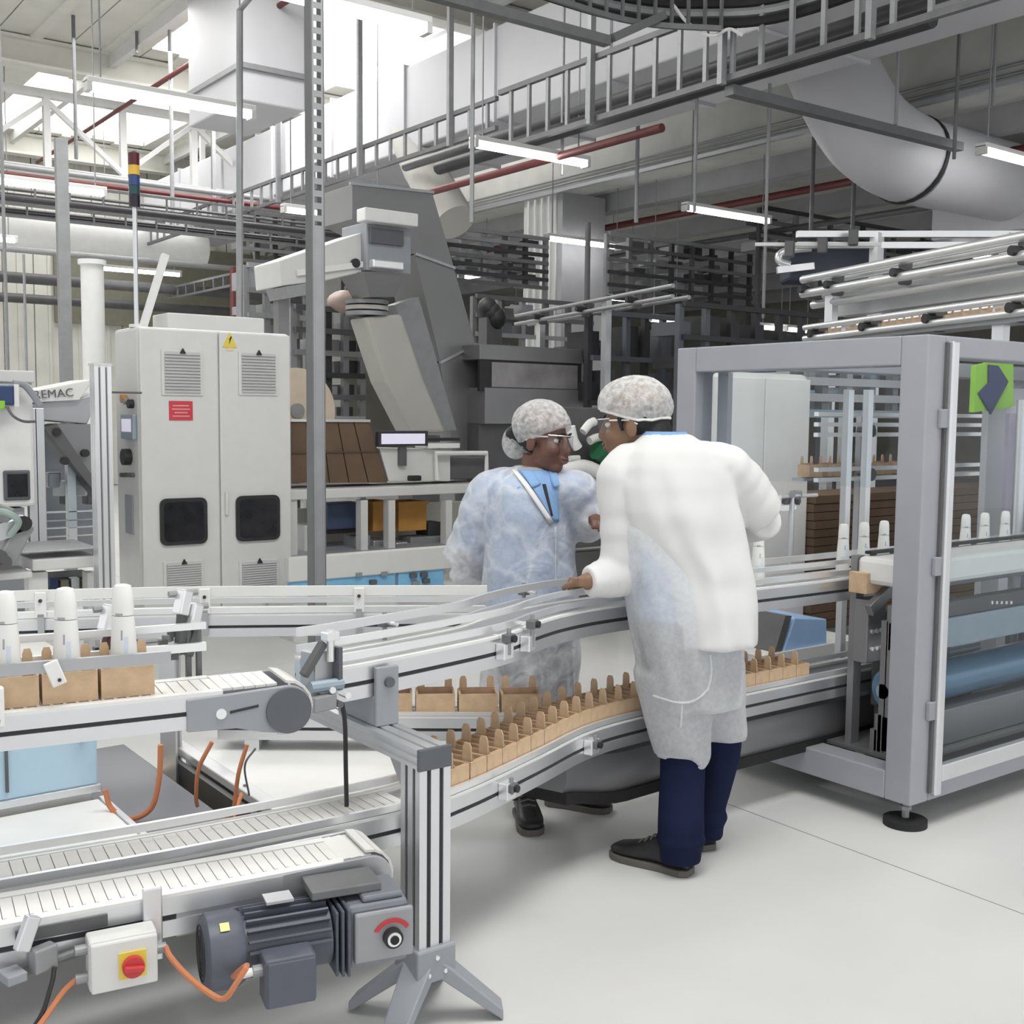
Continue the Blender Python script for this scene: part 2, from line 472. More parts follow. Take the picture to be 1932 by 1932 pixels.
# ------------------------------------------------------------------ tube lamps
def lamp(x0, x1, y, z, lab, top=None, th=.075):
    t = thing('tube_lamp', lab, 'lamp', (x0, y, z), 'hanging tube lamps')
    MB().box(x0, x1, y - .06, y + .06, z + .03, z + .075).build('housing', m_white, t, bevel=.008)
    MB().cyl((x0 + .03, y, z), (x1 - .03, y, z), .034, 10).build('tube', m_tube, t, smooth=True)
    for xx in (x0, x1 - .04):
        MB().box(xx, xx + .04, y - .055, y + .055, z - .035, z + .045).build('end_cap', m_offwhite, t)
    for xx in (x0 + .12, x1 - .12):
        zt = 6.9 if xx < 10.93 else (4.9 if xx < 11.5 else 5.0)
        MB().cyl((xx, y, z + .07), (xx, y, zt), .008, 5).build('hanger_wire', m_galv, t)


LZ = 4.1
lamp(6.27, 7.70, 9.10, LZ, 'bright tube lamp hanging just below the ladder tray, above the steel elevator')
lamp(10.2, 11.75, 10.2, LZ, 'tube lamp under the beam, left of the big round duct elbow')
lamp(10.4, 11.9, 13.2, LZ, 'tube lamp hanging in front of the pale square column')
lamp(10.2, 11.7, 6.27, LZ, 'tube lamp at the right edge beside the round duct elbow')
lamp(6.45, 7.95, 21.15, LZ, 'tube lamp near the back wall above the white control cabinet')
lamp(6.40, 7.9, 13.5, LZ, 'tube lamp half hidden behind the perforated upright and steel elevator')
lamp(2.80, 4.22, 6.65, LZ, 'large tube lamp nearest the camera at the top edge beside the perforated upright')
lamp(2.80, 4.22, 9.45, LZ, 'large tube lamp above the coloured signal lamp')
lamp(2.80, 4.33, 13.9, LZ, 'tube lamp at the left edge below the ladder trays')
lamp(2.90, 4.45, 18.6, LZ, 'small far tube lamp at the left edge in front of the big white pipe')
a = at(965, 581, d=25); b = at(1007, 588, d=25.6)
lamp(a.x, a.x + 1.3, a.y, a.z, 'tiny far tube lamp seen between steel elevator and pale column', a.z + .9)
for (u, v, d, lab) in ((1222, 602, 17, 'tiny tube lamp above the woman near the far thin conveyor'), (1145, 562, 20, 'tiny tube lamp right of the pale square column'),
                       (1430, 617, 19, 'short lit tube above the grey guard, left one of the pair'), (1480, 621, 19, 'short lit tube above the grey guard, right one of the pair'),
                       (1785, 474, 15, 'tube lamp glimpsed between the overhead roller conveyors'), (866, 523, 20, 'tiny tube lamp beside the right edge of the steel elevator')):
    a = at(u, v, d=d); lamp(a.x, a.x + (.7 if d > 16 else 1.0), a.y, a.z, lab, a.z + .8)

# ------------------------------------------------------------------ ladder trays, cables and pipes overhead
def ladder(name, lab, x, y0, y1, z0, z1, step=.3, r=.045, hang=(), hz=6.8, m=m_galv):
    t = thing(name, lab, 'cable tray', (x, y0, z0))
    for z in (z0, z1):
        MB().bar((x, y0, z), (x, y1, z), r, r).build('rail', m_galv_dark, t)
    pr = None; y = y0 + step / 2
    while y < y1:
        if pr is None:
            b = MB().box(-.015, .015, -.02, .02, z0 - (z0 + z1) / 2, z1 - (z0 + z1) / 2)
            pr = b.build('rung', m, None, loc=(0, 0, 0)); pr.parent = t; pr.location = Vector((x, y, (z0 + z1) / 2)) - WL[t]; WL[pr] = Vector((x, y, (z0 + z1) / 2))
        else: inst(pr, t, (x, y, (z0 + z1) / 2))
        y += step
    for hy in hang:
        MB().bar((x - .05, hy, z0 - .05), (x - .05, hy, hz), .06, .05, up=(0, 1, 0)).build('hanger', m_galv, t)
    return t


ladder('ladder_tray', 'near half of the long ladder tray running under the white duct', 7.06, 4.0, 9.75, 4.28, 4.84, .3, .05, (6.62, 8.25, 5.2))
ladder('ladder_tray', 'far half of the long ladder tray, above the steel elevator', 7.06, 9.8, 20.5, 4.50, 4.80, .33, .045, (10.6, 12.6, 14.9, 17.2))
ladder('ladder_tray', 'ladder tray deep in the hall behind the hanging steel funnel', 8.1, 12.5, 22.5, 3.75, 3.95, .45, .04, (14, 18), 4.5, m_galv_dark)
for (x, z, r, y0, y1, m, lab) in ((7.45, 4.42, .075, 5.0, 11.5, m_dark, 'thick dark pipe seen through the rungs of the near ladder tray'),
                                  (7.60, 4.62, .055, 4.0, 12.5, m_dark2, 'dark grey pipe running behind the ladder tray rungs, above the thick one'),
                                  (7.3, 4.12, .04, 7.6, 13.8, m_redpaint, 'red sprinkler pipe running below the long ladder tray'),
                                  (12.3, 4.55, .05, 3.0, 17.5, m_redpaint, 'long red pipe beyond the beam above the far tube lamp'),
                                  (5.9, 6.2, .035, 8.6, 23.0, m_redpaint, 'red sprinkler pipe climbing across the cream roof at top left'),
                                  (12.9, 4.2, .04, 3.0, 17.5, m_dark2, 'thin dark pipe below the long red pipe beyond the beam')):
    MB().cyl((x, y0, z), (x, y1, z), r, 10).build('overhead_pipe', m, label=lab, cat='pipe', smooth=True)

# big white rectangular duct and its side branch
dk = thing('rectangular_duct', 'big pale rectangular air duct running above the long ladder tray', 'duct', (7.9, 3, 4.95))
for k in range(10):
    y = 3.0 + k * 2.0
    MB().box(7.9, 9.4, y + .015, y + 1.985, 4.95, 6.0).build('duct_section', m_lilac, dk, bevel=.02)
    MB().box(7.87, 9.43, y - .02, y + .015, 4.92, 6.03).build('flange', m_lilac, dk)
hd = thing('hanging_duct', 'pale grey box duct hanging from the roof left of the perforated upright', 'duct', (5.9, 13.2, 5.6))
a = at(520, 200, d=13.5)
MB().box(a.x - .42, a.x + .38, a.y, a.y + 1.6, a.z, 6.8).build('body', m_lilac, hd, bevel=.02)
MB().box(a.x - .46, a.x + .42, a.y - .05, a.y + 1.65, a.z + .35, a.z + .41).build('flange', m_galv, hd)

# tray of thick cables across the top and its turn beside the ladder tray
tt = thing('cable_trough', 'cable ladder full of thick black cables crossing at the top edge', 'cable tray', (3.0, 6.9, 4.6))
pth = [(3.0, 6.95, 4.86), (4.4, 6.95, 4.80), (5.4, 6.95, 4.74), (6.2, 6.9, 4.72), (6.8, 6.6, 4.72)]
for z in (-.14, .2):
    MB().sweep([(p[0], p[1] - .16, p[2] + z) for p in bez(pth, 20)], [(-.015, -.02), (.015, -.02), (.015, .02), (-.015, .02)]).build('rail', m_galv_dark, tt)
for k, p in enumerate(bez(pth, 20)):
    MB().bar((p.x, p.y - .16, p.z - .14), (p.x, p.y - .16, p.z + .2), .025, .02).build('rung', m_galv_dark, tt)
cn = 0
for (dy, dz, m, lb) in ((0, -.06, m_rubber, 'lowest'), (.02, .02, m_galv, 'second lowest'), (0, .09, m_rubber, 'middle'), (.03, .15, m_concrete, 'palest'), (.06, .21, m_black, 'topmost')):
    P = bez([(p[0], p[1] + dy, p[2] + dz) for p in pth] + [(7.13 + dy, 6.0, 4.70 + dz), (7.15 + dy, 4.6, 4.72 + dz), (7.15 + dy, 3.2, 4.74 + dz)], 42)
    MB().tube(P, .04, 8).build('power_cable', m, label='%s of the thick cables bending along the tray at the top edge' % lb, cat='cable', group='thick cables in the top tray', smooth=True)
MB().tube(bez([(6.55, 6.72, 4.78), (6.6, 6.6, 4.62), (6.75, 6.5, 4.53), (6.9, 6.45, 4.60), (7.0, 6.4, 4.56)], 24), .014, 6).build('loose_cable', m_white, label='loose white cable end curling out of the top cable bend', cat='cable', smooth=True)

def channel(lab, p0, p1, w=.09, h=.06, m=m_galv_dark):
    MB().bar(p0, p1, w, h).build('strut_channel', m, label=lab, cat='strut')


channel('grey strut channel crossing below the top cable trough', (2.6, 6.7, 4.36), (5.85, 6.7, 4.36), .08, .07)
channel('short grey strut rising from the channel end to the ladder tray post', (5.87, 6.68, 4.38), (6.40, 6.68, 4.66), .08, .06)
channel('long dark strut arm crossing in front of the round duct elbow', (7.10, 6.62, 4.20), (10.4, 6.62, 4.22), .1, .08)

# round duct with a mitred elbow
rd = thing('round_duct', 'large white round duct bending to the right in an elbow', 'duct', tuple(at(1720, 330, d=11.0)))
P = bez([at(1498, -45, d=12.4), at(1535, 50, d=12.4), at(1588, 170, d=12.3), at(1630, 240, d=12.2), at(1675, 280, d=12.2), at(1712, 300, d=12.4)], 30)
MB().tube(P, .46, 28).build('elbow', m_lilac, rd, smooth=2)
MB().tube([P[-1], P[-1] + (P[-1] - P[-2]).normalized() * .05], .475, 28).build('seal_ring', m_black, rd, smooth=True)
e0 = P[-1] + (P[-1] - P[-2]).normalized() * .05; 
MB().tube([e0, at(1900, 345, d=13.8)], .45, 28).build('straight_pipe', m_lilac, rd, smooth=True)
a = at(1868, 440, d=13.9); b = at(1990, 190, d=13.9)
MB().box(a.x, a.x + 1.6, a.y - .6, a.y + .8, a.z, min(b.z, 4.7)).build('air_handler', m_lilac, label='pale grey box unit at the right edge joined to the round duct', cat='duct', bevel=.02)

# pipes and trays of the left bay
def runx(name, lab, cat, u, v, d, x0, x1, r, m, n=10):
    p = at(u, v, d=d)
    return MB().cyl((x0, p.y, p.z), (x1, p.y, p.z), r, n).build(name, m, label=lab, cat=cat, smooth=True)


runx('overhead_pipe', 'big white pipe running across the back wall at left', 'pipe', 180, 452, 20.3, 2.2, 8.2, .34, m_white, 20)
runx('overhead_pipe', 'grey pipe directly under the big white pipe at left', 'pipe', 180, 484, 19.5, 2.2, 8.6, .05, m_galv)
runx('overhead_pipe', 'thick dark pipe on the back wall, upper of two', 'pipe', 180, 535, 21.5, 2.2, 10.8, .1, m_dark2)
runx('overhead_pipe', 'thick dark pipe on the back wall, lower of two', 'pipe', 180, 572, 22.5, 2.2, 10.8, .09, m_dark2)
runx('overhead_pipe', 'black pipe below the left edge lamp', 'pipe', 150, 388, 14.6, 2.2, 8.0, .04, m_dark)
runx('overhead_pipe', 'grey pipe in front of the roof truss chord', 'pipe', 150, 330, 16.5, 2.2, 8.0, .045, m_galv)
runx('overhead_pipe', 'dark red pipe under the roof truss at left', 'pipe', 150, 345, 16.2, 2.2, 8.0, .035, m_redpaint)


def laddx(lab, u, v, d, x0, x1, h, step):
    p = at(u, v, d=d); t = thing('ladder_tray', lab, 'cable tray', (x0, p.y, p.z))
    for z in (0, h):
        MB().bar((x0, p.y, p.z + z), (x1, p.y, p.z + z), .03, .03).build('rail', m_galv_dark, t)
    x = x0; pr = None
    while x < x1:
        c = (x, p.y, p.z + h / 2)
        if pr is None:
            pr = MB().box(-.012, .012, -.01, .01, -h / 2, h / 2).build('rung', m_galv_dark, None, loc=(0, 0, 0)); pr.parent = t; pr.location = Vector(c) - WL[t]; WL[pr] = Vector(c)
        else: inst(pr, t, c)
        x += step
    for k in range(3):
        MB().cyl((x0, p.y + .08, p.z + h * (.2 + .22 * k)), (x1, p.y + .08, p.z + h * (.2 + .22 * k)), .022, 6).build('cable', m_dark if k % 2 else m_dark2, t)


laddx('upper ladder tray crossing the left bay beside the signal lamp', 180, 402, 15.0, 2.2, 9.0, .30, .42)
laddx('lower ladder tray crossing the left bay beside the signal lamp', 180, 424, 15.4, 2.2, 9.0, .16, .42)

def rod(lab, u, v0, v1, d, w=.03, m=m_galv, name='hanger_rod', cat='rod', flat=False):
    if d is None:      # hangs from the roof: its top end fixes how far away it is
        d = at(u, v0, z=6.82).dot(_f0); w = w * d / F
    a = at(u, v1, d=d); b = at(u, v0, d=d)
    if 'standing' in lab or 'upright' in name: a.z = 0.0
    elif d != 0 and b.z < 6.9: b.z = 6.9 if a.x < 10.93 else max(5.0, b.z if a.x > 11.5 else 4.9)
    t = MB()
    if flat: t.box(a.x - w / 2, a.x + w / 2, a.y - w / 3, a.y + w / 3, a.z, b.z)
    else: t.cyl((a.x, a.y, a.z), (a.x, a.y, b.z), w / 2, 8)
    return t.build(name, m, label=lab, cat=cat)


rod('thin rod at the far left edge hanging in front of the back wall', 15, -40, 700, 10, .03)
rod('wide ribbed upright left of the white round column', 125, 262, 700, 11, .11, m_galv, 'strut_upright', 'upright', True)
rod('dark rod hanging from the roof above the ribbed upright', 144, 32, 300, None, 7, m_galv_dark)
rod('rod hanging between signal lamp and bent conduit', 326, 60, 420, None, 8)
rod('short dark rod left of the bent conduit', 418, 88, 206, None, 7, m_galv_dark)
rod('short thick rod beside the hanging box duct', 495, 28, 142, None, 8, m_galv_dark)
rod('rod behind the bent conduit reaching the far ladder tray', 530, 125, 330, None, 6)
rod('short rod above the signal lamp', 258, 56, 100, None, 5, m_galv_dark)
rod('square upright in front of the ladder trays, right of the signal lamp', 383, 240, 370, None, 9, m_white, flat=True)
rod('thin rod standing far left beside the ribbed upright', 50, 480, 690, 13, .03)
p = at(452, 610, d=9.5); q = at(452, 20, d=9.5); e = at(480, -15, d=9.3)
MB().tube([p, q, e], .028, 8).build('bent_conduit', m_galv, label='grey conduit rising from the control cabinet and bending at the top', cat='conduit')
rod('dark slim pole standing in front of the pale square column', 1106, 420, 660, 12.5, .06, m_dark2, 'slim_upright', 'pole')
for (u, v0, v1, d, lab) in ((1200, 130, 420, 14, 'thin rod hanging from the beam, first right of the ladder post'), (1310, 170, 400, 12, 'thin wire rod left of the round duct above the far lamp'),
                            (1448, 190, 330, 12, 'thin wire rod close to the left side of the round duct'), (1690, 80, 235, 11, 'rod right of the round duct in front of the beam'),
                            (1800, 10, 300, 11, 'rod crossing the end of the dark strut arm'), (1873, 10, 200, 11.5, 'rod above the pale grey box unit'),
                            (1440, 440, 600, 12, 'thin rod left of the overhead roller conveyors'), (1530, 360, 440, 14, 'dark hanger above the overhead frame at right'),
                            (1608, 360, 440, 14, 'second dark hanger above the overhead frame at right'), (1060, 180, 330, 12, 'thin rod crossing the beam left of the tall ladder post'),
                            (890, 330, 420, 9.0, 'thin rod below the bright lamp beside the steel elevator')):
    rod(lab, u, v0, v1, d, .035 if d < 13 else .05, m_galv_dark if 'dark' in lab else m_galv)

# perforated upright
a = at(598, 1128, d=5.0); b = at(602, -60, d=5.0)
pu = thing('perforated_upright', 'tall grey perforated steel upright standing behind the white guide rail', 'upright', (a.x, a.y, 0))
w = .062
MB().box(a.x - w / 2, a.x - w / 2 + .006, a.y - .03, a.y + .03, 0, b.z).box(a.x + w / 2 - .006, a.x + w / 2, a.y - .03, a.y + .03, 0, b.z).build('flange', m_galv_dark, pu)
zz = .3; pr = None
MB().box(a.x - w / 2 + .006, a.x - .017, a.y - .03, a.y - .024, 0, b.z).box(a.x + .017, a.x + w / 2 - .006, a.y - .03, a.y - .024, 0, b.z).build('face_strip', m_galv, pu)
MB().box(a.x - w / 2 + .006, a.x + w / 2 - .006, a.y + .024, a.y + .03, 0, 2.36).build('back_plate', m_galv_dark, pu)
MB().box(a.x - .0165, a.x + .0165, a.y - .030, a.y - .024, .02, 2.35).build('solid_web', m_galv, pu)
zz = 2.38
while zz < b.z - .02:
    c = (a.x, a.y - .027, zz)
    if pr is None:
        pr = MB().box(-.017, .017, -.003, .003, -.013, .013).build('web_bridge', m_galv, None, loc=(0, 0, 0)); pr.parent = pu; pr.location = Vector(c) - WL[pu]; WL[pr] = Vector(c)
    else: inst(pr, pu, c)
    zz += .052
MB().box(a.x - .12, a.x + .12, a.y - .1, a.y + .1, 0, .015).build('base_plate', m_galv_dark, pu)
# ------------------------------------------------------------------ conveyors
def beam_prof(side, w=.03, h=.08, off=.1):
    """outer side beam with a recessed slot; side = -1 near, +1 far"""
    o = off; s = side
    pts = [(o - w, 0), (o, 0), (o, h * .42), (o - .006, h * .42), (o - .006, h * .56), (o, h * .56), (o, h), (o - w, h)]
    return [(s * a, b) for a, b in pts]


def along(path, s):
    """point and heading at arc length s"""
    acc = 0
    for a, b in zip(path, path[1:]):
        a, b = Vector(a), Vector(b); l = (b - a).length
        if acc + l >= s:
            t = (s - acc) / max(l, 1e-9); return a.lerp(b, t), math.atan2(b.y - a.y, b.x - a.x)
        acc += l
    a, b = Vector(path[-2]), Vector(path[-1]); return b, math.atan2(b.y - a.y, b.x - a.x)


def plen(path):
    return sum((Vector(b) - Vector(a)).length for a, b in zip(path, path[1:]))


def side_pt(p, h, o, z):
    return Vector((p.x - math.sin(h) * o, p.y + math.cos(h) * o, z))


def slats(parent, path, z, half, pitch, th=.006, s0=0.0, s1=None, m=None, name='slat'):
    pr = None; s = s0; L = plen(path) if s1 is None else s1
    while s < L:
        p, h = along(path, s); c = (p.x, p.y, z)
        if pr is None:
            b = MB().box(-pitch * .475, pitch * .475, -half, half, -th / 2, th / 2)
            b.box(-pitch * .475, -pitch * .2, -half * .95, half * .95, th / 2, th / 2 + .0015)
            pr = b.build(name, m or m_belt, None, loc=(0, 0, 0)); pr.parent = parent; pr.location = Vector(c) - WL[parent]; WL[pr] = Vector(c); pr.rotation_euler.z = h
        else: inst(pr, parent, c, h)
        s += pitch


def clamp(parent, p, h, side, off, z, reach=.05, up=.10):
    """guide rail holder: foot block, round rod, knuckle and thumb screw"""
    q = side_pt(p, h, side * (off + .016), z)
    c = MB().obox(q + Vector((0, 0, .04)), (.05, .032, .05), h).build('clamp', m_alu_bright, parent, bevel=.003)
    r = side_pt(p, h, side * (off + .03), z)
    MB().cyl(r + Vector((0, 0, .03)), r + Vector((0, 0, up + .03)), .007, 8).build('rod', m_galv, c)
    MB().obox(r + Vector((0, 0, up)), (.035, .03, .026), h).build('knuckle', m_galv_dark, c, bevel=.003)
    MB().cyl(r + Vector((0, 0, up)), side_pt(p, h, side * (off - reach), z + up), .006, 8).build('arm', m_alu_bright, c)
    k = side_pt(p, h, side * (off + .055), z + up)
    MB().cyl(r + Vector((0, 0, up)), k, .011, 10).build('thumb_screw', m_black, c)


def conveyor(lab, pts, half, z0, h=.08, belt=None, rails=(), clamps=(), legs=(), n=40, slat=None, mbeam=None, slot=True, bz=.004):
    path = [Vector((p[0], p[1], 0)) for p in bez([(a, b, 0) for a, b in pts], n)]
    t = thing('conveyor', lab, 'conveyor', (pts[0][0], pts[0][1], 0))
    lift = [(p.x, p.y, z0) for p in path]
    for s in (-1, 1):
        b = MB().sweep(lift, beam_prof(s, .03, h, half)).build('side_beam', mbeam or m_alu, t, smooth=True)
        if slot:
            MB().sweep([(p.x, p.y, z0) for p in path], [(s * (half - .0056), h * .43), (s * (half - .003), h * .43), (s * (half - .003), h * .55), (s * (half - .0056), h * .55)]).build('slot', m_slot, b)
        MB().sweep(lift, [(s * (half - .026), h), (s * half, h), (s * half, h + .008), (s * (half - .026), h + .008)]).build('wear_strip', m_guide, b)
    MB().sweep(lift, [(-half + .03, h * .25), (half - .03, h * .25), (half - .03, h - .012), (-half + .03, h - .012)]).build('bed', m_alu_dark, t)
    if belt: MB().sweep(lift, [(-half + .028, h - .01), (half - .028, h - .01), (half - .028, h + bz), (-half + .028, h + bz)]).build('belt', belt, t)
    if slat: slats(t, path, z0 + h + .003, half - .028, slat[0], s0=slat[1], s1=slat[2])
    for (o, zr, rh, m) in rails:
        MB().sweep([(p.x, p.y, z0 + h + zr) for p in path], [(o - .006, -rh / 2), (o + .006, -rh / 2), (o + .006, rh / 2), (o - .006, rh / 2)]).build('guide_rail', m, t)
    for (s, side, up) in clamps:
        p, hd = along(path, s); clamp(t, p, hd, side, half, z0 + h * .1, half - .075 if half > .08 else .02, up)
    for (s, w) in legs:
        p, hd = along(path, s)
        for sd in (-1, 1):
            q = side_pt(p, hd, sd * (half - .02), 0)
            MB().obox((q.x, q.y, z0 / 2 + .01), (w, w, z0 - .02), hd).build('leg', m_alu, t)
            MB().cyl((q.x, q.y, 0), (q.x, q.y, .02), w * .9, 12).build('foot', m_black, t)
    return t, path


HR = m_alu_bright
U1, U1P = conveyor('upper curved conveyor between the two workers, running into the grey guard', [(1.36, 2.69), (1.51, 2.71), (1.94, 2.80), (2.15, 2.90), (2.36, 2.98), (2.63, 3.02), (3.2, 3.02), (4.0, 3.0), (5.6, 3.0)], .1, .80, .085,
                   belt=m_alu_dark, rails=((-.085, .03, .02, HR), (-.085, .075, .018, HR), (.085, .03, .02, HR), (.085, .075, .024, HR)),
                   clamps=((.72, -1, .10), (.60, -1, .08), (.35, 1, .13), (1.1, 1, .13)), legs=((4.1, .05),), n=56)
L1, L1P = conveyor('lower curved conveyor carrying the row of tan cartons', [(.15, 2.77), (.59, 2.72), (1.0, 2.67), (1.53, 2.645), (1.75, 2.68), (2.1, 2.81), (2.43, 2.94), (2.76, 2.985), (3.4, 3.0), (4.2, 3.0), (4.9, 3.0)], .1, .40, .085,
                   belt=m_alu_dark, rails=((-.092, .02, .018, HR), (.085, .03, .02, HR)), bz=-.004,
                   clamps=((1.78, -1, .05), (2.32, -1, .05), (1.42, -1, .06)), legs=((.12, .05), (4.2, .05)), n=66, slat=(.03, .35, 1.45))
U2, U2P = conveyor('upper left conveyor with grey round nose carrying three bottle cartons', [(.15, 2.625), (.55, 2.561), (.922, 2.502), (1.0, 2.490)], .085, .845, .072,
                   belt=None, rails=((.075, .08, .02, HR), (.075, .13, .016, HR)), legs=((.08, .05),), n=12, slat=(.026, .02, .86))
L2, L2P = conveyor('lower left conveyor with white chain belt above the blue-grey motor', [(-.2, 2.60), (.5, 2.495), (.946, 2.428), (1.25, 2.383)], .085, .41, .088,
                   belt=None, rails=(), legs=((.12, .05),), n=16, slat=(.026, .02, 1.46))
U3, U3P = conveyor('rear upper conveyor with wide white guide rail, behind the bottle cartons', [(.3, 4.22), (.89, 4.0), (1.36, 3.80), (1.85, 3.52), (2.30, 3.235)], .08, .79, .07,
                   belt=m_alu_dark, rails=((-.075, .085, .034, m_guide), (.075, .03, .02, HR), (-.075, .02, .02, HR)), clamps=((.35, 1, .1),), legs=((.5, .05), (1.15, .05)), n=30)
L3, L3P = conveyor('short rear lower conveyor feeding cartons in front of the woman', [(1.55, 3.78), (2.0, 3.45), (2.46, 3.12)], .08, .415, .08,
                   belt=m_guide, rails=((-.075, .015, .012, HR),), legs=((.12, .05),), n=12)
# white hanging plates on the rear guide rail
for (s, side) in ((1.28, -1), (1.80, -1), (.75, -1)):
    p, h = along(U3P, s)
    q = side_pt(p, h, -.092, .915)
    pl = MB().obox(q, (.036, .012, .085), h).build('rail_plate', m_guide, U3, bevel=.003)
    MB().cyl(q + Vector((0, 0, .015)), side_pt(p, h, -.104, .93), .006, 8).build('bolt', m_dark, pl)
    MB().obox(side_pt(p, h, -.088, .84), (.02, .02, .09), h).build('post', m_alu_dark, U3)

# ---- U2: cover plates, nose and near guide rail
hd = math.atan2(-.16, 1)
def u2(s, o, z):   # s metres left of the nose centre, o sideways from near face
    c = Vector((1.135, 2.388, 0)); d = Vector((math.cos(hd), math.sin(hd), 0)); nrm = Vector((-d.y, d.x, 0))
    q = c - d * s + nrm * o; q.z = z; return q


zn = .866; R = .055
prof = []
for k in range(13):
    a = math.radians(90 - 15 * k); prof.append((R * math.cos(a) * 1.0, R * math.sin(a)))
prof = [(-.23, .046), (-.23, -.026), (-.12, -.030), (-.06, -.046)]
arc = [(R * math.cos(math.radians(a)), R * math.sin(math.radians(a))) for a in range(-100, 91, 10)]
pl = prof + arc + [(-.12, .050)]
for (o0, o1, lb) in ((-.012, .004, 'cover_plate'), (.166, .178, 'cover_plate')):
    f = [u2(-x, o0, zn + z) for x, z in pl]
    n3 = u2(0, o1, 0) - u2(0, o0, 0)
    MB().poly3(f, n3).build(lb, m_greyplate, U2, bevel=.002)
disc = MB().poly3([u2(-.053 * math.cos(t * math.pi / 16) * 1.0, -.02, zn - .001 + .053 * math.sin(t * math.pi / 16)) for t in range(32)], u2(0, -.012, 0) - u2(0, -.02, 0)).build('nose_cap', m_capgrey, U2)
for (s, z) in ((.175, .012), (.165, .012)):
    pass
MB().poly3([u2(.155 + .012 * math.cos(t), -.0155, zn + .008 + .012 * math.sin(t)) for t in [k * math.pi / 6 for k in range(12)]], u2(0, -.012, 0) - u2(0, -.0155, 0)).build('bolt', m_alu_bright, U2)
MB().poly3([u2(a, -.0135, zn + b) for a, b in ((.135, .012), (.135, .006), (.07, .014), (.07, .020))], u2(0, -.012, 0) - u2(0, -.0135, 0)).build('adjust_slot', m_slot, U2)
# slats round the nose
pr = None
for a in range(80, -100, -22):
    ra = math.radians(a); c = u2(-(R + .006) * math.cos(ra), .083, zn + (R + .006) * math.sin(ra))
    o = MB().obox((0, 0, 0), (.022, .15, .006)).build('slat', m_belt, None, loc=(0, 0, 0)); o.parent = U2
    o.location = c - WL[U2]; WL[o] = c; o.rotation_euler = (0, math.pi / 2 - ra, hd)
for k in range(5):
    MB().bar(u2(.148 - .026 * k, .083, .922), u2(.148 - .026 * k - .0245, .083, .9225), .14, .006).build('slat', m_belt, U2)
# near guide rail with holder plate
MB().bar(u2(.86, .008, 1.014), u2(.26, .008, 1.010), .012, .026).build('guide_rail', m_alu_dark, U2)
q = u2(.50, -.012, 1.0)
hp = MB().obox(q, (.03, .008, .055), hd, 0, -.35).build('holder_plate', m_guide, U2, bevel=.003)
MB().cyl(u2(.492, -.018, .986), u2(.492, -.012, .986), .004, 8).build('bolt', m_dark, hp)
MB().bar(u2(.615, -.02, .90), u2(.615, -.02, .985), .03, .02).build('bracket', m_guide, U2, bevel=.004)
MB().cyl(u2(.63, -.03, .915), u2(.63, .0, .915), .022, 16).build('knob', m_capgrey, U2)
lo = u2(.86, -.004, .875); hi = u2(.24, -.004, .875)

# ---- far guide rail holders of the left line (dark levers)
for (u, v, tl) in ((205, 1190, .8), (365, 1185, .75), (345, 1160, .2)):
    p = at(u, v, y=2.615)
    t = thing('rail_clamp', {205: 'metal rail clamp with red-brown lever between the two right bottles', 365: 'metal rail clamp with dark lever right of the bottles', 345: 'cluster of shiny clamp fittings behind the upper left conveyor'}[u], 'clamp', (p.x, p.y, p.z - .08))
    MB().obox(p + Vector((0, 0, .03)), (.03, .03, .06), .4, 0, .3).build('block', m_alu_bright, t, bevel=.004)
    MB().obox(p + Vector((-.004, 0, -.03)), (.022, .02, .075), .4, 0, tl * .6).build('lever', m_dark2 if u != 205 else mat('red_brown_lever', (.10, .045, .045), .5), t, bevel=.003)
    MB().cyl(p + Vector((-.03, .01, .05)), p + Vector((.04, .01, .05)), .008, 8).build('rod', m_galv, t)
    MB().cyl((p.x + .012, p.y, .90), p + Vector((.012, 0, 0)), .008, 8).build('post', m_galv_dark, t)
    for k in range(3):
        MB().obox(p + Vector((-.02 - .012 * k, .015, -.045 - .01 * k)), (.02, .02, .016), k * .7).build('nut', m_galv if k % 2 else m_dark2, t)

# ---- transfer head left of the curved conveyor: bracket cluster
p = Vector((1.34, 2.60, .80))
tc_ = thing('transfer_head', 'cluster of metal brackets and a dark lever beside the grey round nose', 'bracket', tuple(p))
MB().obox(p + Vector((-.02, 0, .10)), (.06, .06, .09), .2).build('block', m_alu_dark, tc_, bevel=.004)
MB().obox(p + Vector((-.045, -.03, .13)), (.022, .02, .10), .2, 0, .7).build('lever', m_dark2, tc_, bevel=.004)
MB().cyl(p + Vector((-.06, -.04, .06)), p + Vector((.03, -.04, .06)), .016, 10).build('cylinder', m_bluegrey, tc_)
MB().cyl(p + Vector((.0, -.035, .12)), p + Vector((.0, -.035, .20)), .010, 10).build('rod', m_alu_bright, tc_)
MB().obox(p + Vector((.0, -.035, .185)), (.04, .03, .022), .2).build('clamp', m_alu_bright, tc_, bevel=.003)
MB().obox(p + Vector((.018, -.03, .10)), (.012, .04, .11), .2).build('end_plate', m_capgrey, tc_)
MB().obox(p + Vector((-.03, -.05, .02)), (.07, .03, .04), .2).build('mount', m_galv, tc_, bevel=.004)
for k in range(5):
    MB().cyl(p + Vector((-.05 + .022 * k, -.06, .01 + .02 * (k % 3))), p + Vector((-.05 + .022 * k, -.02, .01 + .02 * (k % 3))), .009, 8).build('bolt', m_dark2 if k % 2 else m_alu_bright, tc_)

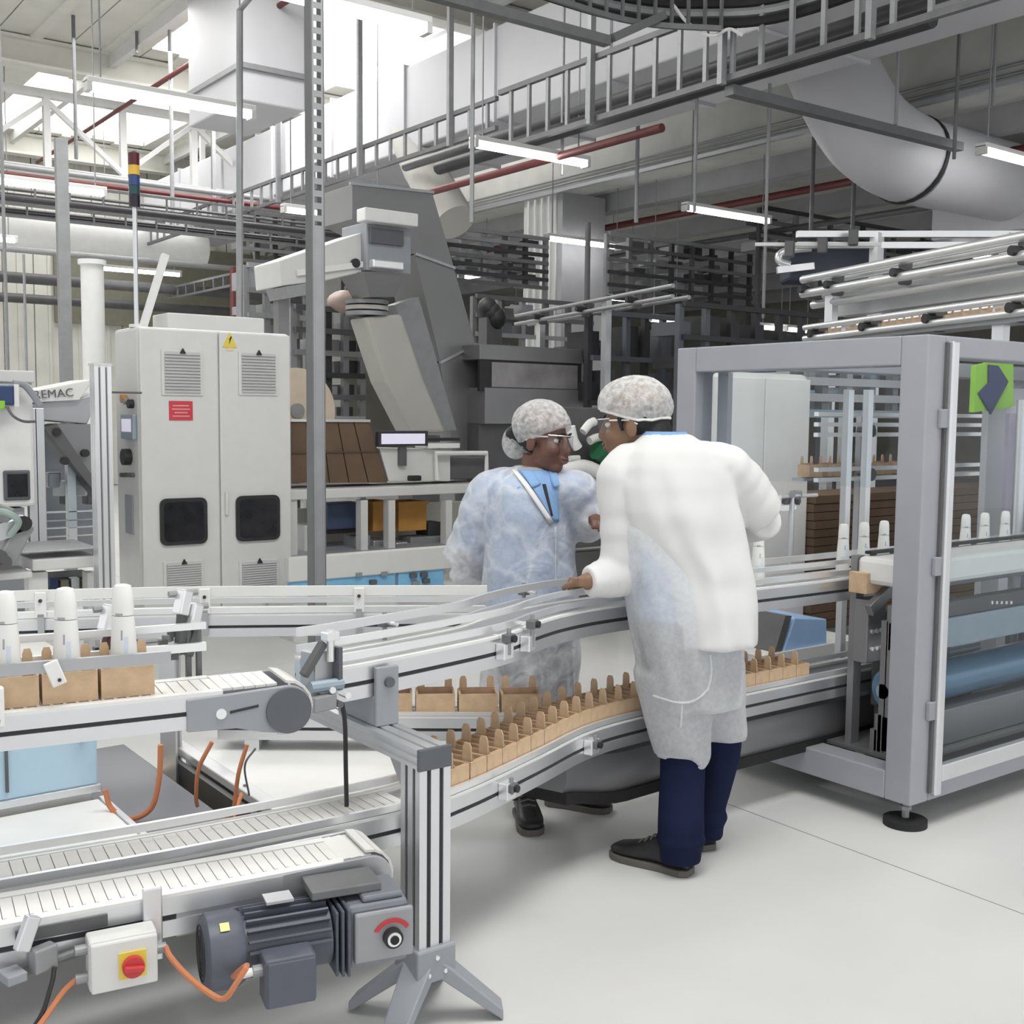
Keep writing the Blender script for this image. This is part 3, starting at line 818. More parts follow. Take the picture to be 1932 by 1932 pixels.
# ---- support post with cantilever beam
PX0, PX1 = 1.464, 1.556
sp = thing('support_post', 'grooved aluminium support post with cantilever beam in the foreground', 'post', (1.51, 2.38, 0))
def groove_ring(x0, x1, y0, y1, z, w=.012, g=.007):
    """rectangle outline with two slots on every face"""
    pts = []
    def side(a, b, nx, ny):
        for f in (.30, .70):
            ax = a[0] + (b[0] - a[0]) * f; ay = a[1] + (b[1] - a[1]) * f
            L = math.hypot(b[0] - a[0], b[1] - a[1]); tx, ty = (b[0] - a[0]) / L, (b[1] - a[1]) / L
            pts.extend([(ax - tx * w / 2, ay - ty * w / 2), (ax - tx * w / 2 - nx * g, ay - ty * w / 2 - ny * g), (ax + tx * w / 2 - nx * g, ay + ty * w / 2 - ny * g), (ax + tx * w / 2, ay + ty * w / 2)])
    C = [(x0, y0), (x1, y0), (x1, y1), (x0, y1)]; Nn = [(0, -1), (1, 0), (0, 1), (-1, 0)]
    for i in range(4):
        pts.append(C[i]); side(C[i], C[(i + 1) % 4], *Nn[i])
    return pts


rg = groove_ring(PX0, PX1, 2.335, 2.425, 0)
MB().loft([[(x, y, .13) for x, y in rg], [(x, y, .67) for x, y in rg]]).build('upright', m_alu, sp)
for f in (.30, .70):
    xx = PX0 + (PX1 - PX0) * f
    MB().box(xx - .005, xx + .005, 2.340, 2.3425, .20, .665).build('slot', m_slot, sp)
    yy = 2.335 + .09 * f
    MB().box(PX0 + .005, PX0 + .0075, yy - .005, yy + .005, .20, .665).build('slot', m_slot, sp)
rb = groove_ring(PX0, PX1, .67, .72, 0, .010, .006)
MB().loft([[(x, 2.345, z) for x, z in rb], [(x, 2.98, z) for x, z in rb]]).build('cantilever_beam', m_alu, sp)
MB().box(PX0 + .004, PX0 + .0065, 2.36, 2.97, .688, .698).build('slot', m_slot, sp)
MB().box(PX0 - .003, PX1 + .003, 2.333, 2.345, .667, .723).build('end_cap', m_capgrey, sp, bevel=.003)
MB().prism([(2.43, .67), (2.50, .67), (2.43, .59)], PX0 + .01, PX1 - .01, 'x').build('gusset', m_alu_dark, sp)
MB().box(PX0 - .012, PX1 + .012, 2.323, 2.437, .12, .21).build('sleeve', m_greyplate, sp, bevel=.006)
for k in range(3):
    MB().cyl((PX0 + .02 + k * .025, 2.318, .145 + (k % 2) * .04), (PX0 + .02 + k * .025, 2.323, .145 + (k % 2) * .04), .006, 8).build('bolt', m_alu_bright, sp)
cx, cy = 1.51, 2.38
for (dx, dy) in ((-1, -.6), (1, -.6), (-.8, 1), (.8, 1)):
    d = Vector((dx, dy, 0)).normalized(); n = Vector((-d.y, d.x, 0))
    a = Vector((cx, cy, .15)) + d * .04; b = Vector((cx, cy, .0)) + d * .20
    f = [a - n * .035, a + n * .035, b + n * .03 + Vector((0, 0, .02)), b + n * .03, b - n * .03, b - n * .03 + Vector((0, 0, .02))]
    rings = [[a + n * .04 + Vector((0, 0, -.03)), a - n * .04 + Vector((0, 0, -.03)), a - n * .04 + Vector((0, 0, .02)), a + n * .04 + Vector((0, 0, .02))],
             [b + n * .03, b - n * .03, b - n * .03 + Vector((0, 0, .03)), b + n * .03 + Vector((0, 0, .03))]]
    MB().loft(rings).build('foot_leg', m_greyplate, sp, bevel=.004)
# saddle bracket carrying the curved conveyor
MB().box(1.485, 1.555, 2.585, 2.60, .72, .88).build('saddle_plate', m_greyplate, sp, bevel=.004)
MB().cyl((1.523, 2.575, .838), (1.523, 2.585, .838), .014, 16).build('bolt', m_capgrey, sp)
MB().box(1.485, 1.555, 2.60, 2.80, .72, .80).build('saddle_block', m_greyplate, sp, bevel=.004)

# ---- gear motor under the lower left conveyor
gc = at(720, 1752, d=2.50)
mdir = Vector((-math.cos(math.radians(13)), math.sin(math.radians(13)), 0)); mn = Vector((mdir.y, -mdir.x, 0))
if mn.y > 0: mn = -mn
Z3 = Vector((0, 0, 1))
gm = thing('gear_motor', 'blue-grey finned electric gear motor bolted under the lower left conveyor', 'motor', tuple(gc - Z3 * .1))
G = lambda a, b, c: gc + mdir * a - mn * b + Z3 * c      # a along motor, b away from camera, c up
def gbox(mb, a0, a1, b0, b1, c0, c1):
    vs = [G(a, b, c) for c in (c0, c1) for b in (b0, b1) for a in (a0, a1)]
    return mb.add(vs, [(0, 2, 3, 1), (4, 5, 7, 6), (0, 1, 5, 4), (2, 6, 7, 3), (0, 4, 6, 2), (1, 3, 7, 5)])


gbox(MB(), -.055, .09, -.03, .10, -.07, .075).build('gearbox', m_gear, gm, bevel=.012)
gbox(MB(), -.062, .075, -.045, -.03, -.052, .062).build('face_plate', m_gearface, gm, bevel=.006)
sf = MB().tube([G(-.01, -.062, .0), G(-.01, -.03, .0)], .022, 20).build('shaft_collar', m_black, gm, smooth=True)
MB().tube([G(-.01, -.066, .0), G(-.01, -.062, .0)], .016, 20).build('shaft_ring', m_alu_bright, sf)
MB().tube([G(-.01, -.069, .0), G(-.01, -.066, .0)], .010, 20).build('shaft_hole', m_rubber, sf)
ap = [(math.cos(math.radians(a)) * r, math.sin(math.radians(a)) * r) for r, rg_ in ((.048, range(150, 24, -9)), (.038, range(30, 152, 9))) for a in rg_]
MB().poly3([G(-.01 - x, -.0475, z - .006) for x, z in ap], G(0, .002, 0) - G(0, 0, 0)).build('warning_arc', m_red, gm)
gbox(MB(), -.045, .05, -.02, .09, .075, .09).build('top_lid', m_gear, gm, bevel=.006)
for k in range(3):
    gbox(MB(), .085 + k * .012, .092 + k * .012, -.05 + .006 * k, .11, -.075, .08 - .004 * k).build('flange_ring', m_motor, gm, bevel=.003)
MB().tube([G(.12, .035, .0), G(.31, .035, .0)], .068, 28).build('stator', m_motor, gm, smooth=True)
for k in range(22):
    a = math.radians(-70 + k * (360 / 22.0))
    if -0.9 < math.sin(a) and not (math.cos(a) > .55 and math.sin(a) < .1):
        d0 = Vector((0, 0, 1)) * math.sin(a) + mn * math.cos(a)
        MB().bar(G(.125, .035, 0) + d0 * .075, G(.305, .035, 0) + d0 * .075, .018 * 0 + .016, .005, up=tuple(mdir.cross(d0))).build('fin', m_motor, gm)
MB().tube([G(.31, .035, 0), G(.325, .035, 0), G(.385, .035, 0), G(.395, .035, 0)], [.074, .083, .083, .070], 28).build('fan_cover', m_motor, gm, smooth=True)
for k in range(5):
    r = .015 + k * .011
    pts = [G(.396, .035, 0) + mn * math.cos(t * math.pi / 12) * r + Z3 * math.sin(t * math.pi / 12) * r for t in range(25)]
    MB().tube(pts, .002, 5, False).build('grille_ring', m_black, gm)
gbox(MB(), .175, .285, -.105, -.035, -.085, .022).build('terminal_box', m_motor, gm, bevel=.008)
gbox(MB(), .18, .28, -.110, -.105, -.08, .017).build('terminal_lid', m_motor, gm, bevel=.003)
gbox(MB(), .20, .26, .0, .05, .098, .104).build('name_plate', m_alu_dark, gm)
MB().tube([G(.285, -.07, -.01), G(.305, -.07, -.01)], .013, 12).build('cable_gland', m_galv, gm)
MB().tube([G(.305, -.07, -.01), G(.33, -.07, -.012)], .009, 12).build('cable_gland', m_guide, gm)
dd = [G(.352 + .014 * math.cos(t), .035, 0) + (mn * .55 + Z3 * .84).normalized() * .0838 + (mn * .84 - Z3 * .55) * .014 * math.sin(t) for t in [k * math.pi / 2 + math.pi / 4 for k in range(4)]]
MB().poly3(dd, (mn * .55 + Z3 * .84).normalized() * .002).build('yellow_sticker', m_yel_pale, gm)
# L2 near cover plate and nose
def l2(x, o, z):
    c = Vector((1.27, 2.30, 0)); d = Vector((math.cos(hd), math.sin(hd), 0)); n = Vector((-d.y, d.x, 0)); q = c + d * x + n * o; q.z = z; return q


pl = [(-.42, .018), (-.42, -.05), (-.05, -.055)] + [(.055 * math.cos(math.radians(a)) + .03, .055 * math.sin(math.radians(a)) - .002) for a in range(-80, 91, 10)] + [(-.2, .046)]
for o0 in (-.008, .168):
    MB().poly3([l2(x, o0, .455 + z) for x, z in pl], l2(0, .010, 0) - l2(0, 0, 0)).build('nose_plate', m_alu_dark if o0 < 0 else m_alu, L2, bevel=.002)
for a in range(85, -70, -22):
    ra = math.radians(a); c = l2(.03 + .061 * math.cos(ra), .085, .453 + .061 * math.sin(ra))
    o = MB().obox((0, 0, 0), (.022, .15, .006)).build('slat', m_belt, None, loc=(0, 0, 0)); o.parent = L2
    o.location = c - WL[L2]; WL[o] = c; o.rotation_euler = (0, math.pi / 2 - ra, hd)
for k in range(3):
    MB().bar(l2(-.038 + .026 * k, .085, .5015), l2(-.0135 + .026 * k, .085, .5035), .15, .006).build('slat', m_belt, L2)
gbox(MB(), .0, .16, .0, .10, .0901, .11).build('mount_plate', m_galv_dark, gm, bevel=.003)

# ---- red switch on its white box, with cables
sc_ = at(234, 1815, d=2.27)
d = Vector((math.cos(hd), math.sin(hd), 0)); n = Vector((-d.y, d.x, 0))
S = lambda a, b, c: sc_ + d * a + n * b + Z3 * c
def sbox(a0, a1, b0, b1, c0, c1):
    return MB().add([S(a, b, c) for c in (c0, c1) for b in (b0, b1) for a in (a0, a1)], [(0, 2, 3, 1), (4, 5, 7, 6), (0, 1, 5, 4), (2, 6, 7, 3), (0, 4, 6, 2), (1, 3, 7, 5)])


sb = thing('switch_box', 'white switch box with red rotary knob on a yellow plate', 'switch', tuple(S(0, 0, -.055)))
sbox(-.068, .068, 0, .06, -.054, .054).build('box', m_offwhite, sb, bevel=.006)
sbox(-.066, .066, -.012, 0, -.052, .052).build('lid', m_offwhite, sb, bevel=.004)
sbox(-.012, .042, -.016, -.012, -.03, .026).build('yellow_plate', m_yellow, sb)
kb = MB().tube([S(.015, -.016, -.003), S(.015, -.03, -.003)], .022, 20).build('knob', m_red, sb, smooth=True)
MB().obox(S(.015, -.035, -.003), (.04, .012, .012), hd, 0, .15).build('knob_grip', m_red, kb, bevel=.003)
for (a, c) in ((-.08, .03), (-.08, -.03), (.078, 0)):
    MB().tube([S(a - .012, .03, c), S(a + .012, .03, c)], .011, 12).build('cable_gland', m_galv, sb)
sbox(.05, .09, .06, .075, -.04, .12).build('mount_bracket', m_alu, sb, bevel=.003)
def cable(lab, pts, r, m, n=30, cat='cable'):
    MB().tube(bez(pts, n), r, 8).build('cable', m, label=lab, cat=cat, smooth=True)


cable('orange cable sagging between the white switch box and the motor', [S(.09, .03, 0), at(322, 1806, d=2.27), at(355, 1843, d=2.22), at(398, 1876, d=2.17), at(424, 1884, d=2.15), at(446, 1855, d=2.15), at(466, 1822, d=2.17), G(.345, -.07, -.012), G(.33, -.07, -.012)], .006, m_orange)
cable('orange cable leaving the switch box towards the bottom left corner', [S(-.09, .03, -.03), S(-.12, .02, -.05), S(-.18, -.02, -.10), S(-.26, -.05, -.14), S(-.4, -.05, -.16)], .006, m_orange)
cable('black cable beside the orange one at the bottom left corner', [S(-.13, .04, .0), S(-.14, .02, -.03), S(-.17, .0, -.09), S(-.25, -.03, -.145), S(-.4, -.04, -.18)], .005, m_black)
# sensor bracket left of the switch box
q = S(-.15, .05, .02)
t = thing('sensor_bracket', 'dull metal sensor clamp on rods left of the white switch box', 'bracket', tuple(q - Z3 * .05))
MB().obox(q, (.05, .03, .05), .3).build('block', m_galv, t, bevel=.004)
MB().obox(q + Vector((-.03, 0, .06)), (.03, .02, .07), .2, 0, .4).build('plate', m_alu, t, bevel=.003)
MB().cyl(q + Vector((-.06, .02, -.03)), q + Vector((.09, .0, -.005)), .010, 10).build('rod', m_galv_dark, t)
MB().obox(q + Vector((-.06, 0, -.02)), (.04, .05, .02), .2).build('plate', m_greyplate, t, bevel=.003)
sbox(-.20, -.02, .075, .1, .05, .075).build('rail', m_dark2, t)
# vertical cable tail hanging in the gap
cable('black cable hanging from the upper conveyor bracket to the lower rail', [Vector((1.40, 2.62, .80)), Vector((1.405, 2.61, .74)), Vector((1.41, 2.615, .62)), Vector((1.415, 2.62, .51))], .006, m_black)

# ------------------------------------------------------------------ machine bench under the conveyors
bn = thing('bench_machine', 'low white machine bench with pale blue doors at the left edge', 'machine', (.6, 3.1, 0))
MB().box(-.3, .985, 2.86, 3.34, .38, .415).build('top', m_white, bn, bevel=.008)
MB().box(-.3, .97, 3.30, 3.36, 0, .38).build('base', m_offwhite, bn)
x0 = -.25
for k in range(2):
    a = -.2 + k * .60; b = a + .585
    dr = MB().box(a, b, 3.345, 3.36, .455, .80).build('blue_door', m_blue_pane, bn, bevel=.01)
    MB().box(a - .006, b + .006, 3.335, 3.347, .435, .457).build('door_edge', m_alu, dr, bevel=.003)
    MB().box(b - .05, b - .035, 3.325, 3.345, .60, .66).build('latch', m_dark, dr)
MB().box(.73, .738, 3.338, 3.345, .48, .62).build('door_gap', m_dark2, bn)
MB().box(-.3, .97, 3.36, 3.9, 0, .80).build('cabinet_body', m_offwhite, bn)
MB().box(.99, 1.255, 2.86, 3.95, .355, .385).build('grey_deck', m_slate, bn, bevel=.006)
MB().box(1.0, 1.25, 3.4, 3.9, 0, .355).build('deck_body', m_offwhite, bn)
MB().box(.985, 1.0, 2.86, 3.34, .30, .42).build('deck_edge', m_alu, bn)
wt = thing('white_bench', 'white flat machine cover with screwed edge strips behind the support post', 'machine', (1.8, 3.2, 0))
MB().box(1.45, 1.97, 2.85, 3.9, .355, .375).build('cover', m_white, wt, bevel=.004)
MB().box(1.40, 1.45, 2.85, 3.9, .35, .378).build('edge_strip', m_alu_bright, wt, bevel=.003)
MB().box(1.45, 1.97, 2.81, 2.85, .35, .378).build('edge_strip', m_alu_bright, wt, bevel=.003)
MB().box(1.45, 1.75, 3.15, 3.88, 0, .355).build('body', m_offwhite, wt)
for (a, b) in ((1.425, 2.95), (1.425, 3.3), (1.425, 3.65), (1.6, 2.83), (1.85, 2.83)):
    MB().cyl((a, b, .378), (a, b, .382), .008, 10).build('screw', m_galv_dark, wt)
cp = thing('cable_pit', 'narrow open channel with cables between grey deck and white cover', 'machine', (1.33, 3.2, 0))
MB().box(1.262, 1.30, 2.86, 3.9, .18, .33).build('wall', m_beige, cp)
MB().box(1.30, 1.395, 2.86, 3.9, .18, .20).box(1.30, 1.39, 3.5, 3.9, 0, .18).build('bottom', m_dark, cp)
MB().box(1.375, 1.395, 2.86, 3.9, .2, .345).build('wall', m_dark2, cp)
for k in range(7):
    MB().obox((1.335, 2.93 + k * .09, .225), (.05, .05, .04), .3 * k).build('terminal', (m_dark2, m_black, m_galv, m_orange)[k % 4], cp)
A = [at(303, 1405, d=3.15), at(300, 1470, d=3.15), at(285, 1525, d=3.15), at(245, 1545, d=3.15), at(210, 1525, d=3.15), at(198, 1490, d=3.15)]
cable('orange cable hanging in a loop over the dark grey deck', A, .008, m_orange)
cable('orange cable dropping from the round nose, left one of the pair', [at(400, 1400, d=3.1), at(375, 1450, d=3.1), at(370, 1500, d=3.15), at(372, 1520, d=3.2)], .006, m_orange)
cable('orange cable dropping from the round nose, right one of the pair', [at(466, 1405, d=3.1), at(450, 1460, d=3.1), at(440, 1530, d=3.12), at(425, 1560, d=3.15), at(455, 1585, d=3.1)], .006, m_orange)
cable('orange cable lying coiled in the open channel', [at(415, 1555, d=3.2), at(445, 1520, d=3.25), at(455, 1500, d=3.3), at(430, 1570, d=3.1)], .006, m_orange)
cable('thin grey cable beside the orange ones below the round nose', [at(482, 1412, d=3.1), at(462, 1445, d=3.1), at(470, 1500, d=3.2)], .003, m_galv_dark)

# ------------------------------------------------------------------ cartons and bottles
def make_carton():
    t = thing('carton', 'x', 'carton', (0, 0, 0))
    a, b, h, w = .056, .040, .066, .003
    m = MB()
    m.box(-a, a, -b, -b + w, 0, h); m.box(-a, a, b - w, b, 0, h)
    m.box(-a, -a + w, -b + w, b - w, 0, h); m.box(a - w, a, -b + w, b - w, 0, h); m.box(-a + w, a - w, -b + w, b - w, 0, w)
    m.build('tray', m_card, t)
    MB().box(-a + w, a - w, -.012, -.009, w, h * .9).build('divider', m_card_in, t)
    MB().box(-a + w, a - w, b - .02, b - .017, w, h * 1.12).build('back_flap', m_card_in, t)
    for s in (-1, 1):
        MB().prism([(s * .040 - .013, h * .3), (s * .040 + .013, h * .3), (s * .040 + .010, h + .035), (s * .040 + .006, h + .046), (s * .040 - .006, h + .046), (s * .040 - .010, h + .035)], b - .017, b - .013).build('tab', m_card, t)
        MB().box(s * .052 - .002, s * .052 + .002, -.03, .02, w, h * 1.02).build('end_flap', m_card_in, t)
    return t


cart0 = make_carton(); used = [False]
def carton(loc, rz, lab, grp):
    if not used[0]:
        used[0] = True; c = cart0; c.location = loc; c.rotation_euler.z = rz
    else: c = copy_tree(cart0, None, loc, rz)
    c['label'] = lab; c['group'] = grp; return c


def make_bottle():
    t = thing('bottle', 'x', 'bottle', (0, 0, 0))
    prof = [(.029, 0), (.031, .01), (.031, .05), (.029, .10), (.0265, .14), (.0245, .17)]
    MB().loft([[(r * math.cos(k * math.pi / 12), r * .8 * math.sin(k * math.pi / 12), z) for k in range(24)] for r, z in prof]).build('body', m_bottle, t, smooth=True)
    cp_ = [(.0245, .1715), (.024, .20), (.0225, .225), (.018, .237), (.008, .240)]
    MB().loft([[(r * math.cos(k * math.pi / 12), r * .8 * math.sin(k * math.pi / 12), z) for k in range(24)] for r, z in cp_]).build('cap', m_bottle, t, smooth=True)
    def strip(x0, x1, z0, z1, m, nm):
        n = 5; vs = []; fs = []
        for k in range(n):
            x = x0 + (x1 - x0) * k / (n - 1)
            for z in (z0, z1):
                r = .031 + (.0245 - .031) * max(0, (z - .05) / .12)
                y = -.8 * math.sqrt(max(1e-8, r * r - x * x)) - .0006
                vs.append((x, y, z))
        for k in range(n - 1): fs.append((2 * k, 2 * k + 2, 2 * k + 3, 2 * k + 1))
        MB().add(vs, fs).build(nm, m, t, fix=False)
    strip(-.009, .008, .172, .177, m_print_grey, 'print_line')
    strip(.004, .008, .118, .140, m_print_grey, 'print_mark')
    strip(-.013, .009, .062, .088, m_print_green, 'print_patch')
    strip(.011, .019, .085, .125, m_print_blue, 'print_patch')
    return t


bot0 = make_bottle(); usedb = [False]
def bottle(loc, rz, lab, grp, sc=1.0):
    if not usedb[0]:
        usedb[0] = True; c = bot0; c.location = loc; c.rotation_euler.z = rz
    else: c = copy_tree(bot0, None, loc, rz)
    c.scale = (sc, sc, sc); c['label'] = lab; c['group'] = grp; return c


zb = .845 + .072 + .0075
w3 = ('leftmost', 'middle', 'rightmost')
for k in range(3):
    q = u2(.585 - .119 * k, .07, zb)
    carton(q, hd, '%s tan carton behind the rail on the upper left conveyor' % w3[k], 'cartons on the upper left conveyor')
    bottle(q + Vector((0, .006, .0035)), hd - .6, '%s white bottle standing in a carton on the upper left conveyor' % w3[k], 'bottles on the upper left conveyor')
zc = .40 + .085 + .001
s = 1.60; k = 0
names = ['first', 'second', 'third', 'fourth', 'fifth', 'sixth', 'seventh', 'eighth', 'ninth', 'tenth', 'eleventh', 'twelfth', 'thirteenth', 'fourteenth', 'fifteenth']
while s < 3.62:
    p, h = along(L1P, s)
    if k < 13: lab = '%s tan carton right of the support post on the lower curved conveyor' % names[k]
    else: lab = 'tan carton on the lower conveyor, %s past the standing man\'s legs' % names[min(k - 13, 14)]
    carton((p.x, p.y, zc), h + math.pi / 2, lab, 'cartons queued on the lower conveyor').scale = (1.48, .985, 1.12)
    s += .0815; k += 1
for k in range(4):
    p, h = along(L3P, .60 + k * .15)
    carton((p.x, p.y, .415 + .08 + .0085), h + .1, '%s carton of the short row in front of the woman' % ('leftmost', 'second', 'third', 'rightmost')[k], 'cartons on the short rear conveyor').scale = (1.22, 1.2, 1.05)
# ------------------------------------------------------------------ grey guarded machine at right
GX, GY = 3.70, 2.445
far = at(1276, 760, x=GX).y
gd = thing('machine_guard', 'grey framed machine guard with clear panels standing on black feet', 'machine guard', (GX, GY, 0))
T = .115
zt0, zt1, zb0, zb1 = 1.745, 1.855, .095, .205
GXE = 6.6
def gpart(nm, *a, m=None, bv=.006):
    return MB().box(*a).build(nm, m or m_guard, gd, bevel=bv)


gpart('post', GX, GX + T, GY, GY + T, zb0, zt1)
gpart('post', GX, GX + T, far - T, far, zb0, zt1)
gpart('post', GXE - T, GXE, GY, GY + T, zb0, zt1)
gpart('post', GXE - T, GXE, far - T, far, zb0, zt1)
for y in (GY, far - T):
    gpart('top_beam', GX + T, GXE - T, y, y + T, zt0 + .03, zt1)
    gpart('bottom_beam', GX + T, GXE - T, y, y + T, zb0, zb1 - .03)
for x in (GX, GXE - T):
    gpart('top_beam', x, x + T, GY + T, far - T, zt0, zt1)
    gpart('bottom_beam', x, x + T, GY + T, far - T, zb0, zb1)
for (x, y) in ((GX + .055, GY + .055), (GX + .055, far - .06), (GXE - .06, GY + .06), (GXE - .06, far - .06)):
    f = MB().cyl((x, y, 0), (x, y, .025), .082, 28).cyl((x, y, .025), (x, y, .03), .078, 28, .05).build('foot', m_rubber, gd, smooth=True)
    MB().cyl((x, y, .028), (x, y, .095), .014, 12).cyl((x, y, .06), (x, y, .075), .022, 6).build('foot_screw', m_galv, f)
# clear door on the right side with bright edge strip
dr = MB().box(GX + T + .04, GXE - T - .02, GY - .012, GY - .006, .23, 1.76).build('door_pane', m_pane, gd)
MB().box(GX + T + .0, GX + T + .042, GY - .03, GY - .002, .12, 1.835).build('door_stile', m_alu, gd, bevel=.006)
MB().box(GX + T - .012, GX + T - .002, GY - .012, GY - .0005, .13, 1.83).build('door_seal', m_dark2, gd)
MB().box(GX + T + .042, GXE - T, GY - .03, GY - .002, .17, .235).build('door_rail', m_alu, gd, bevel=.004)
for z in (.45, 1.0, 1.55):
    MB().box(GX + T - .04, GX + T, GY - .018, GY - .0005, z - .035, z + .035).build('hinge', m_greyplate, gd, bevel=.003)
gpart('inner_pane', GX + .05, GX + .056, GY + T, far - T, 1.28, zt0, m=m_pane, bv=0)
MB().box(GX + T, GX + T + .03, far - T - .09, far - T - .03, zb1, zt0).build('mullion', m_guard, gd)
MB().box(GX + T + .02, GXE - T, GY + T, far - T, .20, .215).build('base_tray', m_steel, gd)

# things inside and behind the guard
def stand(name, lab, cat, u, v, y, parts):
    p = at(u, v, y=y); t = thing(name, lab, cat, (p.x, p.y, 0)); return t, p


# white double-door cabinet behind the guard
ca = at(1366, 900, y=4.3); cb = at(1526, 900, y=4.3); ct = at(1440, 703, y=4.3).z
wc = thing('white_locker', 'white double-door cabinet seen through the grey guard behind the man', 'cabinet', (ca.x, 4.3, 0))
MB().box(ca.x, cb.x, 4.32, 4.42, 0, ct).build('body', m_offwhite, wc, bevel=.03)
mid = at(1440, 900, y=4.3).x
MB().box(ca.x + .01, mid - .004, 4.30, 4.32, .05, ct - .03).build('door', m_white, wc, bevel=.004)
MB().box(mid + .004, cb.x - .01, 4.30, 4.32, .05, ct - .03).build('door', m_white, wc, bevel=.004)
MB().box(mid + .02, mid + .04, 4.285, 4.30, .95, 1.05).build('handle', m_galv_dark, wc)

# bottles riding on the upper conveyor
zb = .80 + .085 + .005
kk = ('first', 'second', 'third', 'fourth', 'fifth', 'sixth', 'seventh', 'eighth', 'ninth', 'tenth', 'eleventh', 'twelfth', 'thirteenth', 'fourteenth', 'fifteenth', 'sixteenth', 'seventeenth', 'eighteenth')
for k, x in enumerate((3.44, 3.97, 4.11, 4.25, 4.40, 4.56, 4.72, 4.88, 5.04, 5.22)):
    lab = 'white bottle standing just right of the man on the upper conveyor' if k == 0 else '%s white bottle of the row inside the grey guard' % kk[k - 1]
    bottle((x, 2.99, zb), -.8, lab, 'bottles inside the grey guard', .9)
for k, x in enumerate((3.93, 4.05)):
    pass
t = thing('carton_gripper', 'tan carton block held in a steel gripper inside the guard', 'gripper', (3.95, 2.80, .8))
MB().box(3.84, 4.12, 2.775, 2.86, .845, .93).build('carton_block', m_card, t, bevel=.003)
MB().obox((3.93, 2.76, .83), (.2, .03, .05), 0, 0, -.5).build('jaw', m_steel, t, bevel=.003)
MB().box(3.86, 3.98, 2.775, 2.845, .56, .82).build('column', m_steel_dark, t, bevel=.006)
for k in range(6):
    MB().cyl((3.885 + .03 * (k % 3), 2.766, .62 + .07 * (k // 3)), (3.885 + .03 * (k % 3), 2.776, .62 + .07 * (k // 3)), .009, 8).build('bolt', m_alu_bright, t)
MB().box(4.0, 4.6, 2.78, 2.86, .68, .76).build('arm', m_bluegrey, t, bevel=.006)

# drive unit low in the guard
t = thing('drive_unit', 'dark drive block with pulleys at the carton conveyor end inside the guard', 'machine', (4.05, 2.75, .2))
MB().box(3.98, 4.4, 2.74, 2.84, .36, .62).build('housing', m_dark2, t, bevel=.01)
MB().cyl((4.02, 2.70, .50), (4.02, 2.74, .50), .05, 18).build('pulley', m_dark, t, smooth=True)
MB().cyl((4.16, 2.70, .44), (4.16, 2.74, .44), .035, 18).build('pulley', m_black, t, smooth=True)
for (a, b) in ((4.06, .58), (4.12, .58), (4.28, .45), (4.3, .40)):
    MB().cyl((a, 2.70, b), (a, 2.74, b), .012, 10).build('bolt', m_alu_bright, t)
MB().box(4.0, 4.35, 2.76, 2.83, .215, .36).build('stand', m_dark2, t)
MB().box(4.3, 4.9, 2.72, 2.80, .63, .67).build('rail', m_bluegrey, t)
# heavy curved trough under the lower conveyor
P = [(p.x, p.y + .035, .26 + .085 * (1 - smoothstep((p.x - 2.2) / .5))) for p in L1P if p.x > 2.3]
tr = thing('trough_beam', 'heavy dull grey trough running under the carton conveyor', 'conveyor', (2.3, 2.95, .2))
MB().sweep(P, [(-.10, .0), (-.085, -.035), (.105, -.035), (.13, 0), (.13, .10), (-.08, .10), (-.10, .07)]).build('trough', m_steel_dark, tr, smooth=True)
MB().sweep([(x, y, z - .045) for x, y, z in P], [(-.10, -.03), (.10, -.03), (.10, .01), (-.10, .01)]).build('chain_return', m_rubber, tr)
for x in (4.3, 4.7):
    MB().box(x, x + .05, 2.96, 3.02, 0, .2).build('leg', m_steel_dark, tr)

MB().tube(bez([at(1545, 1400, x=3.95), at(1575, 1432, x=3.93), at(1630, 1452, x=3.92), at(1665, 1440, x=3.95), at(1690, 1448, x=3.98)], 24), .012, 8).build('hose', m_black, label='black hose lying in the bottom of the grey guard', cat='hose', smooth=True)
# aluminium uprights and pneumatic rails
for (u, lab) in ((1597, 'slim aluminium upright above the first bottles inside the guard'), (1634, 'second slim aluminium upright inside the guard, right of the first')):
    p = at(u, 900, y=3.25)
    a = at(u, 735, y=3.25)
    MB().box(p.x - .018, p.x + .018, 3.235, 3.27, .215, a.z).build('upright', m_alu, label=lab, cat='upright', bevel=.003)
def railset(lab, u0, u1, v, y, n, m=m_alu_bright, cart=False):
    a = at(u0, v, y=y); b = at(u1, v, y=y)
    t = thing('rail_conveyor', lab, 'conveyor', (a.x, y, 0))
    for k in range(n):
        MB().bar((a.x, y - .05 + .0 * k, a.z + k * .055), (b.x, y - .05, a.z + k * .055), .03, .022).build('rail', m, t)
    for k in range(3):
        x = a.x + (b.x - a.x) * (.12 + .36 * k)
        MB().cyl((x, y - .08, a.z + .02), (x, y + .0, a.z + .02), .035, 12).build('clamp_disc', m_dark2, t)
        MB().bar((x, y, 0), (x, y, a.z + .1), .035, .035).build('leg', m_alu_dark, t)
    return t, a, b


